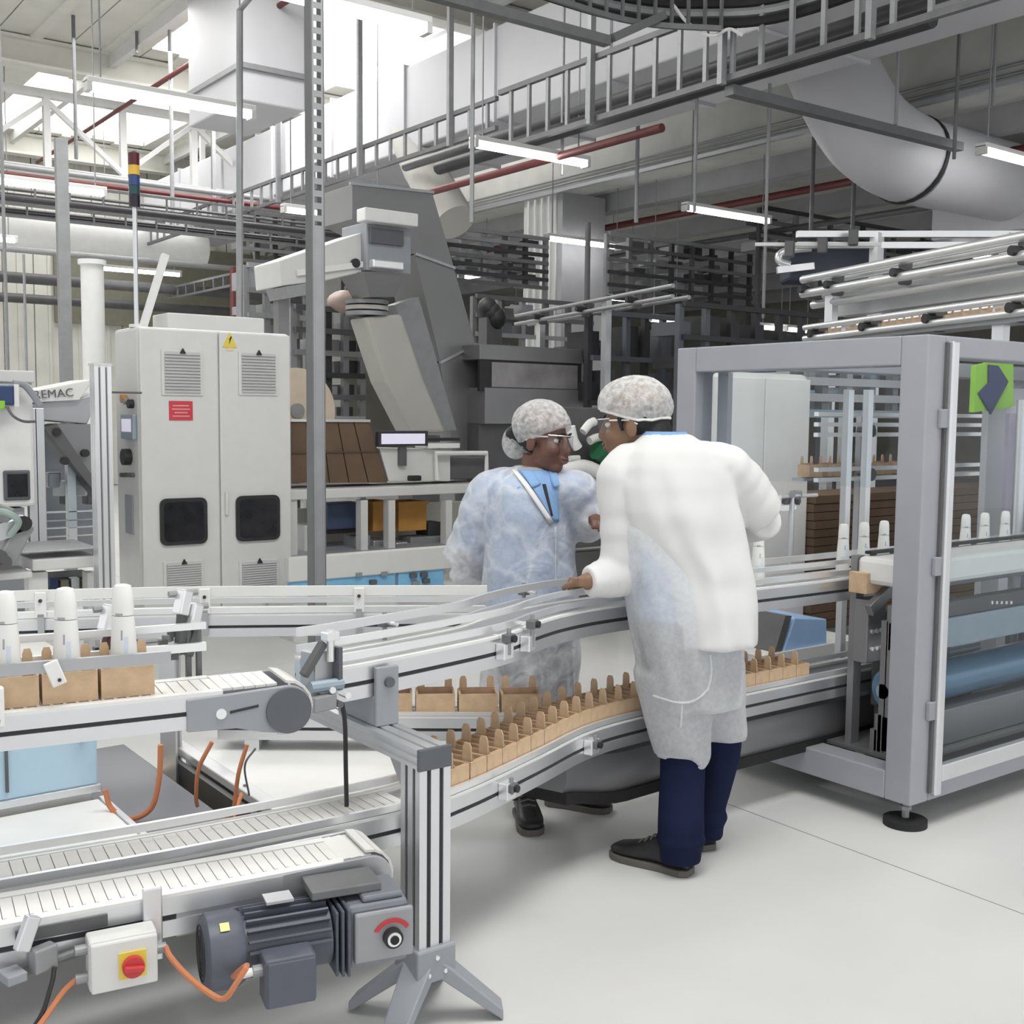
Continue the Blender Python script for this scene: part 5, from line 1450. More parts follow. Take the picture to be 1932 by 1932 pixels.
ps = thing('pipe_stub', 'pale slanted pipe leaving the elevator head up to the duct', 'pipe', tuple(at(850, 400, d=14.5)))
MB().tube([at(858, 420, d=14.5), at(800, 320, d=15.0), at(770, 250, d=15.6)], .27, 18).build('pipe', m_hose, ps, smooth=True)

# pinkish bag and dark weigher works under the shroud
pk = thing('film_bag', 'pinkish film bag hanging beside the funnel', 'bag', tuple(E(650, 600, 9.3)))
MB().sphere(E(655, 570, 9.6), .2, (1.0, .7, .55), 14, 9).build('bag', mat('pink_film', (.52, .40, .36), .4), pk, smooth=True)
q = E(655, 540, 9.6); MB().bar(q, q + Vector((0, 0, -.15)), .04, .04).build('strap', m_dark2, pk)

# ------------------------------------------------------------------ packing machine in the middle
PK = 7.6
def Pk(u, v, y=PK): return at(u, v, y=y)
pm = thing('packing_frame', 'long pale packing machine frame with open bays behind the upright', 'machine', tuple(Pk(700, 1110)))
for (u0, u1, v0, v1, y, dep, m) in ((548, 915, 912, 944, PK, .7, m_offwhite),):
    pbox(pm, 'top_beam', u0, u1, v0, v1, y, dep, m)
for u in (556, 690, 742, 850):
    a = Pk(u, 944); MB().box(a.x - .03, a.x + .03, PK + .02, PK + .1, 0, a.z).build('post', m_offwhite, pm)
pbox(pm, 'shelf', 548, 905, 1040, 1052, PK - .1, .8, m_greyplate)
pbox(pm, 'back_panel', 548, 905, 944, 1040, PK + .65, .03, m_cream)
for k, (u0, u1, v0, v1, m) in enumerate(((617, 685, 948, 1000, mat('navy_works', (.05, .07, .13), .4)), (620, 690, 990, 1008, m_black), (670, 700, 1010, 1040, m_galv), (575, 600, 990, 1045, m_offwhite), (775, 840, 1010, 1040, m_galv), (808, 838, 985, 1012, m_dark), (705, 735, 1018, 1040, m_alu_dark), (748, 770, 1022, 1040, m_alu))):
    pbox(pm, 'works', u0, u1, v0, v1, PK + .2 + .03 * (k % 3), .2, m, .01)
for (u0, u1, nm) in ((704, 738, 'left'), (752, 805, 'right')):
    a = Pk(u0, 1003, PK + .25); b = Pk(u1, 945, PK + .25)
    t = thing('amber_bin', '%s amber plastic bin hanging in the packing machine bay' % nm, 'bin', (a.x, PK + .25, a.z))
    MB().box(a.x, b.x, PK + .25, PK + .28, a.z, b.z).box(a.x, a.x + .02, PK + .28, PK + .5, a.z, b.z).box(b.x - .02, b.x, PK + .28, PK + .5, a.z, b.z).box(a.x + .02, b.x - .02, PK + .28, PK + .5, a.z, a.z + .02).box(a.x + .02, b.x - .02, PK + .48, PK + .5, a.z + .02, b.z).build('tub', m_amber, t, bevel=.004)
    MB().box(a.x - .01, b.x + .01, PK + .235, PK + .25, b.z - .03, b.z).build('rim', m_amber, t)
# blue lower bench
bb = thing('blue_bench', 'bright blue bench front with small fittings behind the guide rail', 'bench', tuple(at(700, 1130, y=6.9)))
for (u0, u1) in ((548, 745), (752, 838), (1095, 1150)):
    pbox(bb, 'blue_panel', u0, u1, 1054, 1130, 6.95, .05, m_blue, .006)
pbox(bb, 'top_edge', 545, 1155, 1046, 1053, 6.93, .08, m_offwhite)
for (u, v) in ((672, 1080), (720, 1078), (776, 1082), (796, 1080), (700, 1094), (800, 1092), (780, 1096)):
    pbox(bb, 'fitting', u, u + 12, v, v + 9, 6.92, .03, m_dark2 if u % 3 else m_galv, .003)
a = at(560, 1130, y=6.95); b = at(1150, 1130, y=6.95); MB().box(a.x, b.x, 7.0, 7.4, 0, a.z).build('plinth', m_offwhite, bb)

# brown board magazine, rolls, monitor and hood parts on top
bs = thing('board_magazine', 'slanted magazine filled with dark brown carton boards', 'board stack', tuple(Pk(640, 910, 7.75)))
n = 5
for k in range(n):
    f0, f1 = k / n, (k + 1) / n
    top = [(548 + (697 - 548) * f, 796) for f in (f0, f1)]; bot = [(548 + (732 - 548) * f, 911) for f in (f0, f1)]
    MB().poly3([at(top[0][0] + 1, 796, y=7.72), at(top[1][0] - 1, 796, y=7.72), at(bot[1][0] - 1, 911, y=7.72), at(bot[0][0] + 1, 911, y=7.72)], (0, .35, 0)).build('board', m_card_brown, bs)
MB().bar(at(548, 855, y=7.712), at(714, 852, y=7.712), .004, .01).build('tie_band', mat('dark_brown_band', (.09, .058, .036), .7), bs)
MB().bar(at(548, 793, y=7.72), at(697, 794, y=7.72), .03, .02).build('top_rail', m_alu_bright, bs)
ro = thing('film_reel', 'large beige film reel behind the perforated upright', 'reel', tuple(Pk(570, 790, 8.3)))
q = at(560, 775, y=8.3)
MB().cyl(q + Vector((0, 0, 0)), q + Vector((0, .5, 0)), .34, 36).build('reel', m_beige, ro, smooth=True)
MB().cyl(q + Vector((0, -.02, 0)), q + Vector((0, .0, 0)), .06, 18).build('hub', m_galv, ro)
MB().box(q.x - .05, q.x + .05, 8.35, 8.75, 0, q.z - .3).build('stand', m_steel_dark, ro)
mo = thing('monitor', 'small flat monitor with pale violet screen beside the brown boards', 'monitor', tuple(Pk(760, 842, 7.65)))
pbox(mo, 'case', 714, 808, 813, 842, 7.66, .05, m_dark, .006)
pbox(mo, 'screen', 720, 802, 818, 838, 7.655, .005, m_screen, 0)
a = Pk(760, 842, 7.69); MB().box(a.x - .03, a.x + .03, 7.68, 7.72, Pk(760, 880).z, a.z).build('stand', m_dark2, mo)
ds = thing('control_desk', 'pale control desk with tubular rail under the monitor', 'desk', tuple(Pk(800, 910, 7.7)))
MB().poly3([at(716, 845, y=7.72), at(850, 848, y=7.72), at(850, 908, y=7.72), at(734, 908, y=7.72)], (0, .3, 0)).build('front', m_offwhite, ds, bevel=.006)
MB().tube([at(825, 905, y=7.66), at(822, 855, y=7.66), at(918, 855, y=7.66), at(918, 900, y=7.66)], .02, 8).build('tube_rail', m_white, ds)
pbox(ds, 'keyboard', 808, 868, 826, 832, 7.66, .12, m_black, .003)
pbox(ds, 'dark_unit', 846, 915, 862, 905, 7.76, .3, m_dark2, .01)
pbox(ds, 'knob', 775, 796, 897, 908, 7.6, .06, m_black, .01)
pbox(ds, 'tray', 808, 868, 836, 846, 7.66, .2, m_white, .004)

# steel oven hood with dark window
ov = thing('steel_hood', 'long dull steel hood with black-framed window behind the woman', 'machine', tuple(at(1010, 800, y=9.0)))
pbox(ov, 'upper_shell', 905, 1112, 660, 678, 9.0, .6, m_steel)
pbox(ov, 'lower_shell', 915, 1112, 736, 800, 9.0, .6, m_steel_dark)
pbox(ov, 'end_cheek', 1098, 1114, 678, 740, 9.0, .6, m_steel)
pbox(ov, 'window_frame', 905, 1100, 676, 738, 9.02, .04, m_black, .004)
pbox(ov, 'window_pane', 928, 1090, 690, 730, 9.01, .012, mat('smoky_pane', (.26, .25, .26), .2, var=.25, scale=3), 0)
q0, q1 = at(915, 800, y=9.0), at(1112, 800, y=9.0); MB().box(q0.x, q1.x, 9.1, 9.55, 0, q0.z).build('pedestal', m_dark2, ov)
# white and green fabric bits between the workers
hg = thing('hose_rack', 'dark rack with white hose loops and green cloth between the two workers', 'rack', tuple(at(1110, 1000, y=5.9)))
pbox(hg, 'rack_panel', 1020, 1180, 770, 1040, 6.15, .1, m_dark2, .01)
for (pts, r, m) in ((((1076, 805), (1082, 830), (1090, 845)), .035, m_white), (((1100, 815), (1112, 800), (1122, 795)), .03, m_white), (((1112, 832), (1125, 826), (1140, 824)), .03, m_offwhite),
                    (((1060, 890), (1100, 880), (1140, 900), (1150, 930)), .05, m_white), (((1075, 905), (1110, 905), (1135, 930)), .035, m_alu), (((1130, 845), (1150, 860), (1160, 885)), .09, m_green), (((1075, 865), (1092, 864)), .02, m_offwhite)):
    MB().tube(bez([at(u, v, y=6.0) for u, v in pts], 14), r, 10).build('green_cloth' if m is m_green else 'hose', m, hg, smooth=True)
q = at(1100, 1040, y=6.2); MB().box(q.x - .3, q.x + .3, 6.15, 6.3, 0, q.z).build('stand', m_dark2, hg)

# ------------------------------------------------------------------ dark racks and machines deep in the hall
def rack(lab, u0, u1, v0, v1, d, rows, cols, mats, seed, fill=.6, name='pipe_rack', cat='rack', legs=True):
    rr = random.Random(seed); a = at(u0, v1, d=d); b = at(u1, v0, d=d)
    y = a.y; z0, z1 = a.z, b.z; xa = a.x; xb = at(u1, v1, y=y).x
    t = thing(name, lab, cat, (xa, y, 0))
    for k in range(rows + 1):
        z = z0 + (z1 - z0) * k / rows
        MB().box(xa, xb, y, y + .05, z - .025, z + .025).build('rail', rr.choice(mats), t)
    for k in range(cols + 1):
        x = xa + (xb - xa) * k / cols
        MB().box(x - .03, x + .03, y + .05, y + .11, 0 if legs and k in (0, cols) else z0, z1).build('post', rr.choice(mats), t)
    for i in range(cols):
        for j in range(rows):
            if rr.random() < fill:
                w = (xb - xa) / cols; h = (z1 - z0) / rows
                x = xa + w * (i + rr.uniform(.1, .35)); z = z0 + h * j + .027
                MB().box(x, x + w * rr.uniform(.25, .55), y + .12, y + .5, z, z + h * rr.uniform(.3, .75)).build('unit', rr.choice(mats), t)
    return t


DM = [m_dark, m_dark2, m_galv_dark, m_steel_dark, m_dark]
rack('dark pipe rack right of the steel elevator', 835, 1035, 428, 525, 15.5, 6, 5, DM + [m_galv], 1)
rack('dark shelving right of the pale square column', 1150, 1420, 442, 560, 16.5, 5, 7, DM + [m_galv], 2)
rack('dark glazed machine row above the guard, left part', 1118, 1290, 590, 760, 11.5, 2, 5, [m_dark, m_dark, m_capgrey], 3, .9, 'dark_machine', 'machine')
rack('dark glazed machine row above the guard, right part', 1290, 1560, 575, 760, 10.8, 3, 6, [m_dark, m_capgrey, m_dark], 4, .95, 'dark_machine', 'machine')
rack('dark machine frame under the far beam at right', 1440, 1900, 395, 470, 16, 3, 8, DM, 5, .7)
rack('machine works behind the perforated upright', 560, 690, 580, 790, 10.5, 5, 4, [m_dark2, m_galv, m_steel_dark, m_dark, m_alu_dark], 6, .8, 'feeder_machine', 'machine')
rack('grey machine works left of the perforated upright', 470, 585, 500, 640, 11.5, 3, 3, [m_galv, m_steel_dark, m_alu_dark], 7, .8, 'feeder_machine', 'machine')
rack('dark pipe rack behind the far ladder tray', 455, 590, 400, 490, 17, 4, 4, DM + [m_galv], 8)
rack('grey machine works behind the white cabinet seen through the guard', 1520, 1780, 690, 780, 7.2, 3, 6, [m_galv, m_dark2, m_alu_dark, m_bluegrey], 9, .8, 'feeder_machine', 'machine')
rack('dark machine wall behind the steel hood', 900, 1120, 560, 665, 13.5, 3, 5, [m_steel_dark, m_dark2, m_galv_dark], 10, .7, 'feeder_machine', 'machine')
a = at(905, 575, d=12.2)
t = thing('black_pump', 'black pump motor between steel elevator and hood', 'motor', tuple(a))
for k in range(3): MB().sphere(at(920 + 8 * k, 582 + 9 * k, d=12.2), .11, (1, 1, 1.1), 12, 8).build('casing', m_black, t, smooth=True)
q = at(928, 600, d=12.2); MB().box(q.x - .1, q.x + .1, q.y - .05, q.y + .1, 0, q.z).build('stand', m_dark2, t)
a = at(445, 600, d=14); MB().bar((a.x, a.y, 0), (a.x, a.y, at(445, 505, d=14).z), .1, .1).build('red_post', m_redpaint, label='dark red post beside the bent conduit near the back wall', cat='post')
# ------------------------------------------------------------------ people
Fv, Rv = _f0.copy(), _r0.copy()
m_coat = mat('white_nonwoven_coat', (.70, .70, .70), .85, var=.02, scale=6, bump=.15, bscale=5, spec=.1)
m_gown = veil('thin_gown', (.86, .88, .91), .74, 60, .3, 9)
m_coat_thin = veil('thin_white_coat', (.86, .88, .92), .60, 50, .5, 10, vein=5.5)
m_net = veil('hair_net', (.86, .86, .86), .62, 55, .5, 25, var=.26)
m_shirt = mat('light_blue_shirt', (.24, .40, .66), .8, var=.06, scale=10, bump=.15, bscale=14, spec=.1)
m_trouser = mat('navy_trousers', (.012, .016, .046), .85, var=.15, scale=8, bump=.3, bscale=12, spec=.1)
m_trouser2 = mat('charcoal_trousers', (.05, .05, .06), .85, var=.15, scale=8, bump=.3, bscale=12, spec=.1)
m_skin_a = mat('tan_skin', (.22, .125, .075), .55, var=.08, scale=20, bump=.04, bscale=150)
m_skin_b = mat('brown_skin', (.15, .068, .046), .5, var=.08, scale=20, bump=.04, bscale=150)
m_hair = mat('black_hair', (.006, .006, .008), .6, var=.3, scale=60, bump=.5, bscale=90, stretch=(1, 1, 5))
m_shoe = mat('black_shoe_leather', (.016, .016, .018), .45, var=.2, scale=20, bump=.1)
m_sole = mat('grey_sole', (.12, .115, .10), .7, var=.1)
m_eye = mat('eye_white', (.7, .68, .65), .3, var=.02)
m_iris = mat('dark_iris', (.012, .008, .006), .2)
m_lens = pane_mat('clear_lens', (.9, .92, .94), .25)
m_lip = mat('lip', (.16, .06, .055), .5)
tex = bpy.data.textures.new('cloth_folds', 'CLOUDS'); tex.noise_scale = .2; tex.noise_depth = 1


def soft(o, voxel, smooth=4, disp=0.0, sm=True):
    r = o.modifiers.new('remesh', 'REMESH'); r.mode = 'VOXEL'; r.voxel_size = voxel; r.use_smooth_shade = True
    if smooth:
        s = o.modifiers.new('smooth', 'SMOOTH'); s.iterations = smooth; s.factor = .5
    if disp:
        d = o.modifiers.new('folds', 'DISPLACE'); d.texture = tex; d.strength = disp; d.texture_coords = 'LOCAL'; d.mid_level = .5
    return o


def ell(c, right, fwd, w, d, n=24, e=2.3, rip=0.0, ph=0.0):
    out = []
    if rip: n = 72
    for k in range(n):
        a = 2 * math.pi * k / n; ca, sa = math.cos(a), math.sin(a)
        x = math.copysign(abs(ca) ** (2 / e), ca); y = math.copysign(abs(sa) ** (2 / e), sa)
        q = 1 + rip * (math.sin(7 * a + ph) + .6 * math.sin(12 * a - 1.7 * ph + 1))
        out.append(Vector(c) + right * (x * w * q) + fwd * (y * d * q))
    return out


def head_into(mb, H):
    """skull, face, nose, lips, ears; H maps head space (x right, y forward, z up, eyes at z = 0) to the hall"""
    Rm = H.to_3x3(); T = lambda *p: H @ Vector(p)
    def S(c, r, n=18, m=12): mb.sphere(T(*c), 1.0, r, n, m, Rm)
    S((0, -.012, .035), (.075, .096, .088)); S((0, .028, -.035), (.060, .064, .082)); S((0, .058, -.100), (.030, .030, .024))
    S((0, .02, -.085), (.050, .055, .035))
    for s in (-1, 1):
        S((s * .034, .064, -.036), (.026, .026, .028), 12, 8); S((s * .076, -.008, -.018), (.011, .021, .033), 12, 8)
        S((s * .030, .083, .016), (.026, .012, .008), 10, 6)
    S((0, .094, -.066), (.023, .012, .007), 12, 6); S((0, .092, -.080), (.020, .012, .008), 12, 6)
    mb.loft([[T(-.008, .085, .012), T(.008, .085, .012), T(.006, .099, .010), T(-.006, .099, .010)],
             [T(-.016, .080, -.044), T(.016, .080, -.044), T(.010, .120, -.036), T(-.010, .120, -.036)],
             [T(-.017, .080, -.052), T(.017, .080, -.052), T(.010, .114, -.050), T(-.010, .114, -.050)]])


def head_parts(parent, H, glasses=True):
    Rm = H.to_3x3(); T = lambda *p: H @ Vector(p)
    for s in (-1, 1):
        e = MB().sphere(T(s * .031, .0755, -.002), 1, (.0125, .0125, .0095), 12, 8, Rm).build('eye', m_eye, parent, smooth=True)
        MB().sphere(T(s * .031, .086, -.002), 1, (.0068, .0035, .0068), 10, 6, Rm).build('iris', m_iris, e, smooth=True)
        MB().tube([T(s * .013, .100, .022), T(s * .03, .098, .027), T(s * .05, .083, .022)], .004, 6).build('eyebrow', m_hair, parent, smooth=True)
    MB().sphere(T(0, .1, -.0655), 1, (.021, .008, .0055), 12, 6, Rm).build('lip', m_lip, parent, smooth=True)
    MB().sphere(T(0, .098, -.080), 1, (.018, .008, .006), 12, 6, Rm).build('lip', m_lip, parent, smooth=True)
    if glasses:
        n = 14; vs = []; fs = []
        for k in range(n):
            a = math.radians(-68 + 136 * k / (n - 1))
            for z in (.018, -.028): vs.append(T(.078 * math.sin(a), .030 + .086 * math.cos(a), z))
        for k in range(n - 1): fs.append((2 * k, 2 * k + 2, 2 * k + 3, 2 * k + 1))
        g = MB().add(vs, fs).build('safety_glasses', m_lens, parent, smooth=2)
        for z in (.018,): MB().tube([vs[2 * k] for k in range(n)], .002, 6).build('brow_bar', m_alu_bright, g)
        for s in (-1, 1): MB().tube([T(s * .073, .062, .012), T(s * .080, .0, .008), T(s * .078, -.03, -.008)], .003, 6).build('temple_arm', m_alu_bright, g)


def net_cap(parent, H, rad=(.094, .118, .098), c=(0, -.018, .048), rim_f=.038, rim_b=-.018, bun=None, sweep=.66):
    T = lambda *p: H @ Vector(p); n = 30; rings = []
    m = 11
    for i in range(m + 1):
        th = math.pi * sweep * i / m + .02; ring = []
        for k in range(n):
            ph = 2 * math.pi * k / n
            x = math.sin(th) * math.cos(ph); y = math.sin(th) * math.sin(ph); z = math.cos(th)
            w = 1 + .035 * math.sin(7 * ph + 3 * th) * math.sin(th) + .025 * math.sin(13 * ph - 2 * th)
            p = [c[0] + rad[0] * x * w, c[1] + rad[1] * y * w, c[2] + rad[2] * z * w]
            f = (y + 1) / 2; rim = rim_b + (rim_f - rim_b) * f
            p[2] = max(p[2], rim)
            ring.append(T(*p))
        rings.append(ring)
    cap = MB().loft(rings, False).build('hair_net', m_net, parent, smooth=2)
    rim = [rings[-1][k] for k in range(n)] + [rings[-1][0]]
    MB().tube(rim, .005, 7).build('elastic_rim', m_guide, cap, smooth=True)
    if bun:
        b = MB().sphere(T(*bun[0]), 1, bun[1], 22, 14, H.to_3x3())
        b.build('net_bun', m_net, parent, smooth=2)
    return cap


def hand_into(mb, w, fwd, up, side, curl):
    """palm, four unequal fingers and a thumb leaving the side of the palm; w = wrist"""
    fwd = fwd.normalized(); up = (up - fwd * up.dot(fwd)).normalized(); rt = fwd.cross(up)
    P = lambda x, y, z: w + rt * x + fwd * y + up * z
    mb.loft([[P(x * sx, y, z * sz) for x, z in ((-1, -1), (1, -1), (1, 1), (-1, 1))] for y, sx, sz in ((-.02, .024, .017), (.02, .034, .015), (.06, .041, .013), (.09, .040, .011))])
    for i, (x, L) in enumerate(((-.031, .062), (-.0105, .074), (.0105, .080), (.031, .070))):
        pts = [P(x, .07, 0), P(x, .09, 0)]; a = 0.0; y, z = .09, 0.0
        for f, c in ((.42, curl * .6), (.32, curl), (.26, curl * .9)):
            a += c; y += L * f * math.cos(a); z -= L * f * math.sin(a); pts.append(P(x * (1 + .12 * (y - .09) / .07), y, z))
        mb.tube(pts, [.0092, .0092, .0085, .0078, .0062], 8)
    s = side
    mb.tube([P(s * .022, .012, -.004), P(s * .045, .035, -.012), P(s * .058, .060, -.022), P(s * .056, .082, -.034)], [.013, .0115, .0098, .007], 8)


def shoe(parent, heel, dirv, L=.29, wid=.10):
    dirv = Vector((dirv.x, dirv.y, 0)).normalized(); n = Vector((-dirv.y, dirv.x, 0)); heel = Vector((heel.x, heel.y, 0))
    def ring(y, w, z0, z1):
        c = heel + dirv * y; out = []
        for k in range(16):
            a = 2 * math.pi * k / 16; ca, sa = math.cos(a), math.sin(a)
            x = math.copysign(abs(ca) ** .7, ca) * w; z = (z0 + z1) / 2 + math.copysign(abs(sa) ** .7, sa) * (z1 - z0) / 2
            out.append(c + n * x + Vector((0, 0, z)))
        return out
    W2 = wid / 2
    R_ = [(.0, .55, .02, .09), (.02, .75, .02, .115), (.08, .78, .02, .12), (.13, .80, .02, .105), (.18, .95, .02, .082), (.23, 1.0, .02, .065), (.27, .85, .02, .055), (.29, .45, .025, .043)]
    s = MB().loft([ring(y * L / .29, w * W2, a, b) for y, w, a, b in R_]).build('shoe', m_shoe, parent, smooth=2)
    out = []
    for (y, w) in ((-.004, .5), (.02, .8), (.10, .80), (.18, .98), (.235, 1.05), (.275, .88), (.297, .45)):
        c = heel + dirv * y * L / .29; out.append([c + n * w * W2 * 1.02, c - n * w * W2 * 1.02, c - n * w * W2 * 1.02 + Vector((0, 0, .024)), c + n * w * W2 * 1.02 + Vector((0, 0, .024))])
    MB().loft(out).build('sole', m_sole, s, bevel=.004)
    for k in range(3):
        c = heel + dirv * (.135 + .022 * k) * L / .29
        MB().tube([c + n * .028 + Vector((0, 0, .102 - .012 * k)), c + Vector((0, 0, .112 - .014 * k)), c - n * .028 + Vector((0, 0, .102 - .012 * k))], .0035, 6).build('lace', m_sole, s)
    return s


def frame(pos, fwd, up=(0, 0, 1)):
    f = Vector(fwd).normalized(); u = Vector(up); u = (u - f * u.dot(f)).normalized(); r = f.cross(u)
    return Matrix.Translation(pos) @ Matrix((r, f, u)).transposed().to_4x4()


def limb(mb, pts, rs, n=14, k=14, wr=0.0):
    P = bez(pts, k); m = len(P); R = []
    for i in range(m):
        t = i / (m - 1) * (len(rs) - 1); j = min(int(t), len(rs) - 2); R.append((rs[j] + (rs[j + 1] - rs[j]) * (t - j)) * (1 + wr * math.sin(i * 2.1)))
    mb.tube(P, R, n)


def torso(mb, rows, right, fwd, d, grow=0.0, rip=0.0):
    """rows: (u centre, v, half width, half depth) at depth d"""
    rings = []
    for i, (u, v, w, dp) in enumerate(rows):
        rings.append(ell(at(u, v, d=d), right, fwd, w + grow, dp + grow, rip=rip * min(1, .25 + i / len(rows)), ph=i * .25))
    mb.loft(rings)


# ---------------------------------------------------------------- the man in the foreground
D = 3.84
al = math.radians(24)
fp = Fv * math.cos(al) - Rv * math.sin(al); rp = Rv * math.cos(al) + Fv * math.sin(al)
foot_n = at(1302, 1652, z=0); foot_f = at(1338, 1606, z=0)
man = thing('person', 'person seen from behind in white coat, translucent gown and navy trousers, turning left', 'person', (foot_n.x, foot_n.y, 0))
hdir = (-Rv * math.cos(math.radians(17)) + Fv * math.sin(math.radians(17)) + Vector((0, 0, -.10)))
H = frame(at(1194, 796, d=3.90), hdir, Vector((0, 0, 1)) + (-Rv) * .06) @ Matrix.Scale(1.04, 4)
rows = [(1256, 822, .060, .062), (1264, 842, .105, .075), (1270, 866, .165, .095), (1272, 890, .190, .108), (1278, 930, .205, .118), (1288, 1010, .185, .118), (1294, 1090, .165, .112), (1297, 1170, .170, .118), (1300, 1245, .168, .112)]
B = MB()
head_into(B, H)
neck0 = H @ Vector((0, -.03, -.06)); neck1 = at(1256, 840, d=D)
limb(B, [neck0, (neck0 + neck1) / 2, neck1 + Vector((0, 0, -.03))], [.055, .056, .066])
torso(B, rows, rp, fp, D)
shL, shR = at(1178, 898, d=D - .02), at(1385, 892, d=D + .06)
elL = at(1176, 1082, d=D - .03); wrL = at(1102, 1098, z=1.0)
elR = at(1441, 972, d=D + .12); wrR = at(1372, 1012, d=D + .34)
limb(B, [shL, shL.lerp(elL, .5), elL], [.062, .052, .043]); limb(B, [elL, elL.lerp(wrL, .5), wrL], [.043, .038, .028])
shR = at(1368, 892, d=D + .06)
limb(B, [shR, shR.lerp(elR, .5), elR], [.055, .050, .043]); limb(B, [elR, elR.lerp(wrR, .5), wrR], [.043, .038, .028])
hdL = (at(1076, 1086, z=.975) - wrL).normalized()
hand_into(B, wrL, hdL, Vector((0, 0, 1)), -1, .55)
hand_into(B, wrR, (wrR - elR).normalized(), Vector((0, 0, 1)), 1, .4)
hipL, hipR = at(1262, 1235, d=D - .02), at(1345, 1230, d=D + .10)
kneeL, kneeR = at(1287, 1415, d=D + .0), at(1358, 1400, d=D + .14)
ankL = foot_n + Vector((0, 0, .09)) + (-Rv) * .03 + Fv * .02; ankR = foot_f + Vector((0, 0, .09)) + (-Rv) * .01 + Fv * .03
limb(B, [hipL, hipL.lerp(kneeL, .5), kneeL, kneeL.lerp(ankL, .4), ankL], [.088, .076, .058, .054, .038])
limb(B, [hipR, hipR.lerp(kneeR, .5), kneeR, kneeR.lerp(ankR, .4), ankR], [.088, .076, .058, .054, .038])
soft(B.build('body', m_skin_a, man, smooth=2), .0062, 2)
head_parts(man, H)
net_cap(man, H, (.096, .124, .098), (0, -.010, .052), .054, -.030)
hb = MB(); Rm = H.to_3x3()
hb.sphere(H @ Vector((0, -.036, .012)), 1, (.080, .078, .072), 20, 14, Rm); hb.sphere(H @ Vector((0, -.072, -.042)), 1, (.066, .056, .066), 16, 10, Rm)
for s in (-1, 1): hb.tube([H @ Vector((s * .074, .028, .02)), H @ Vector((s * .073, .022, -.028))], [.012, .006], 8)
hb.tube([H @ Vector((-.05, .055, .045)), H @ Vector((0, .07, .055)), H @ Vector((.05, .055, .045))], .018, 8)
soft(hb.build('hair', m_hair, man, smooth=2), .006, 2)
# shirt and collar
S_ = MB(); torso(S_, rows[:-1], rp, fp, D, .008)
soft(S_.build('shirt', m_shirt, man, smooth=2), .014, 3)
cr = [ell(at(1254, 814 + 9 * k, d=D), rp, fp, .068 + .012 * k, .072 + .008 * k, 20) for k in range(3)]
MB().loft(cr, False).build('shirt_collar', m_shirt, man, smooth=2)
# trousers
Tm = MB()
torso(Tm, [(1297, 1165, .172, .12), (1300, 1215, .172, .118), (1303, 1262, .165, .112)], rp, fp, D, .012)
hemL = ankL + Vector((0, 0, -.045)); hemR = ankR + Vector((0, 0, -.045))
limb(Tm, [hipL, hipL.lerp(kneeL, .5), kneeL, kneeL.lerp(ankL, .5), ankL + Vector((0, 0, .06)), hemL], [.105, .094, .079, .077, .078, .070], 18, 24)
limb(Tm, [hipR, hipR.lerp(kneeR, .5), kneeR, kneeR.lerp(ankR, .5), ankR + Vector((0, 0, .06)), hemR], [.105, .092, .074, .070, .070, .064], 18, 24)
for (a_, r_) in ((hemL, .074), (hemR, .068)): Tm.tube([a_ + Vector((0, 0, .05)), a_ + Vector((0, 0, .075)), a_ + Vector((0, 0, .1))], [r_, r_ + .012, r_], 18)
soft(Tm.build('trousers', m_trouser, man, smooth=2), .0095, 2, .014)
toe_n = (at(1156, 1612, z=.0) - foot_n)
shoe(man, foot_n + Rv * .0 + Vector((0, 0, 0)), toe_n, .30, .105)
shoe(man, foot_f, Fv * .9 - Rv * .35, .29, .10)
# long thin gown
G_ = MB()
grow_rows = [(1225, 985, .135, .15), (1262, 1060, .185, .155), (1292, 1130, .200, .155), (1297, 1195, .197, .152), (1303, 1260, .182, .145), (1310, 1330, .160, .135)]
torso(G_, grow_rows, rp, fp, D, rip=.04)
limb(G_, [hipL + Vector((0, 0, -.03)), hipL.lerp(kneeL, .55), kneeL, at(1287, 1424, d=D)], [.125, .116, .100, .096], 20, 16)
limb(G_, [hipR + Vector((0, 0, -.03)), hipR.lerp(kneeR, .55), at(1360, 1372, d=D + .13), at(1360, 1392, d=D + .13)], [.12, .108, .092, .088], 20, 16)
mgown = soft(G_.build('gown', m_gown, man, smooth=2), .013, 5, .016)
# white coat: back, shoulders and both sleeves
C_ = MB()
torso(C_, [(1258, 818, .076, .078), (1264, 832, .115, .090), (1270, 850, .165, .108), (1272, 880, .200, .130), (1276, 915, .216, .142), (1282, 960, .222, .150), (1300, 1020, .208, .152), (1322, 1080, .172, .158), (1330, 1140, .165, .165), (1331, 1195, .163, .172), (1331, 1212, .163, .174)], rp, fp, D, rip=.04)
limb(C_, [at(1222, 868, d=D), shL + Vector((0, 0, .012)), shL.lerp(elL, .5), elL + Vector((0, 0, .01))], [.06, .086, .086, .078], 18, 20, .03)
limb(C_, [elL, elL.lerp(wrL, .45), wrL.lerp(elL, .08)], [.076, .068, .052], 18, 14, .06)
limb(C_, [at(1315, 866, d=D), at(1362, 884, d=D + .05), shR.lerp(elR, .45), elR], [.07, .095, .092, .08], 18, 20, .022)
limb(C_, [elR, elR.lerp(wrR, .5), wrR], [.076, .064, .048], 18)
soft(C_.build('coat', m_coat, man, smooth=2), .0095, 4, .024)

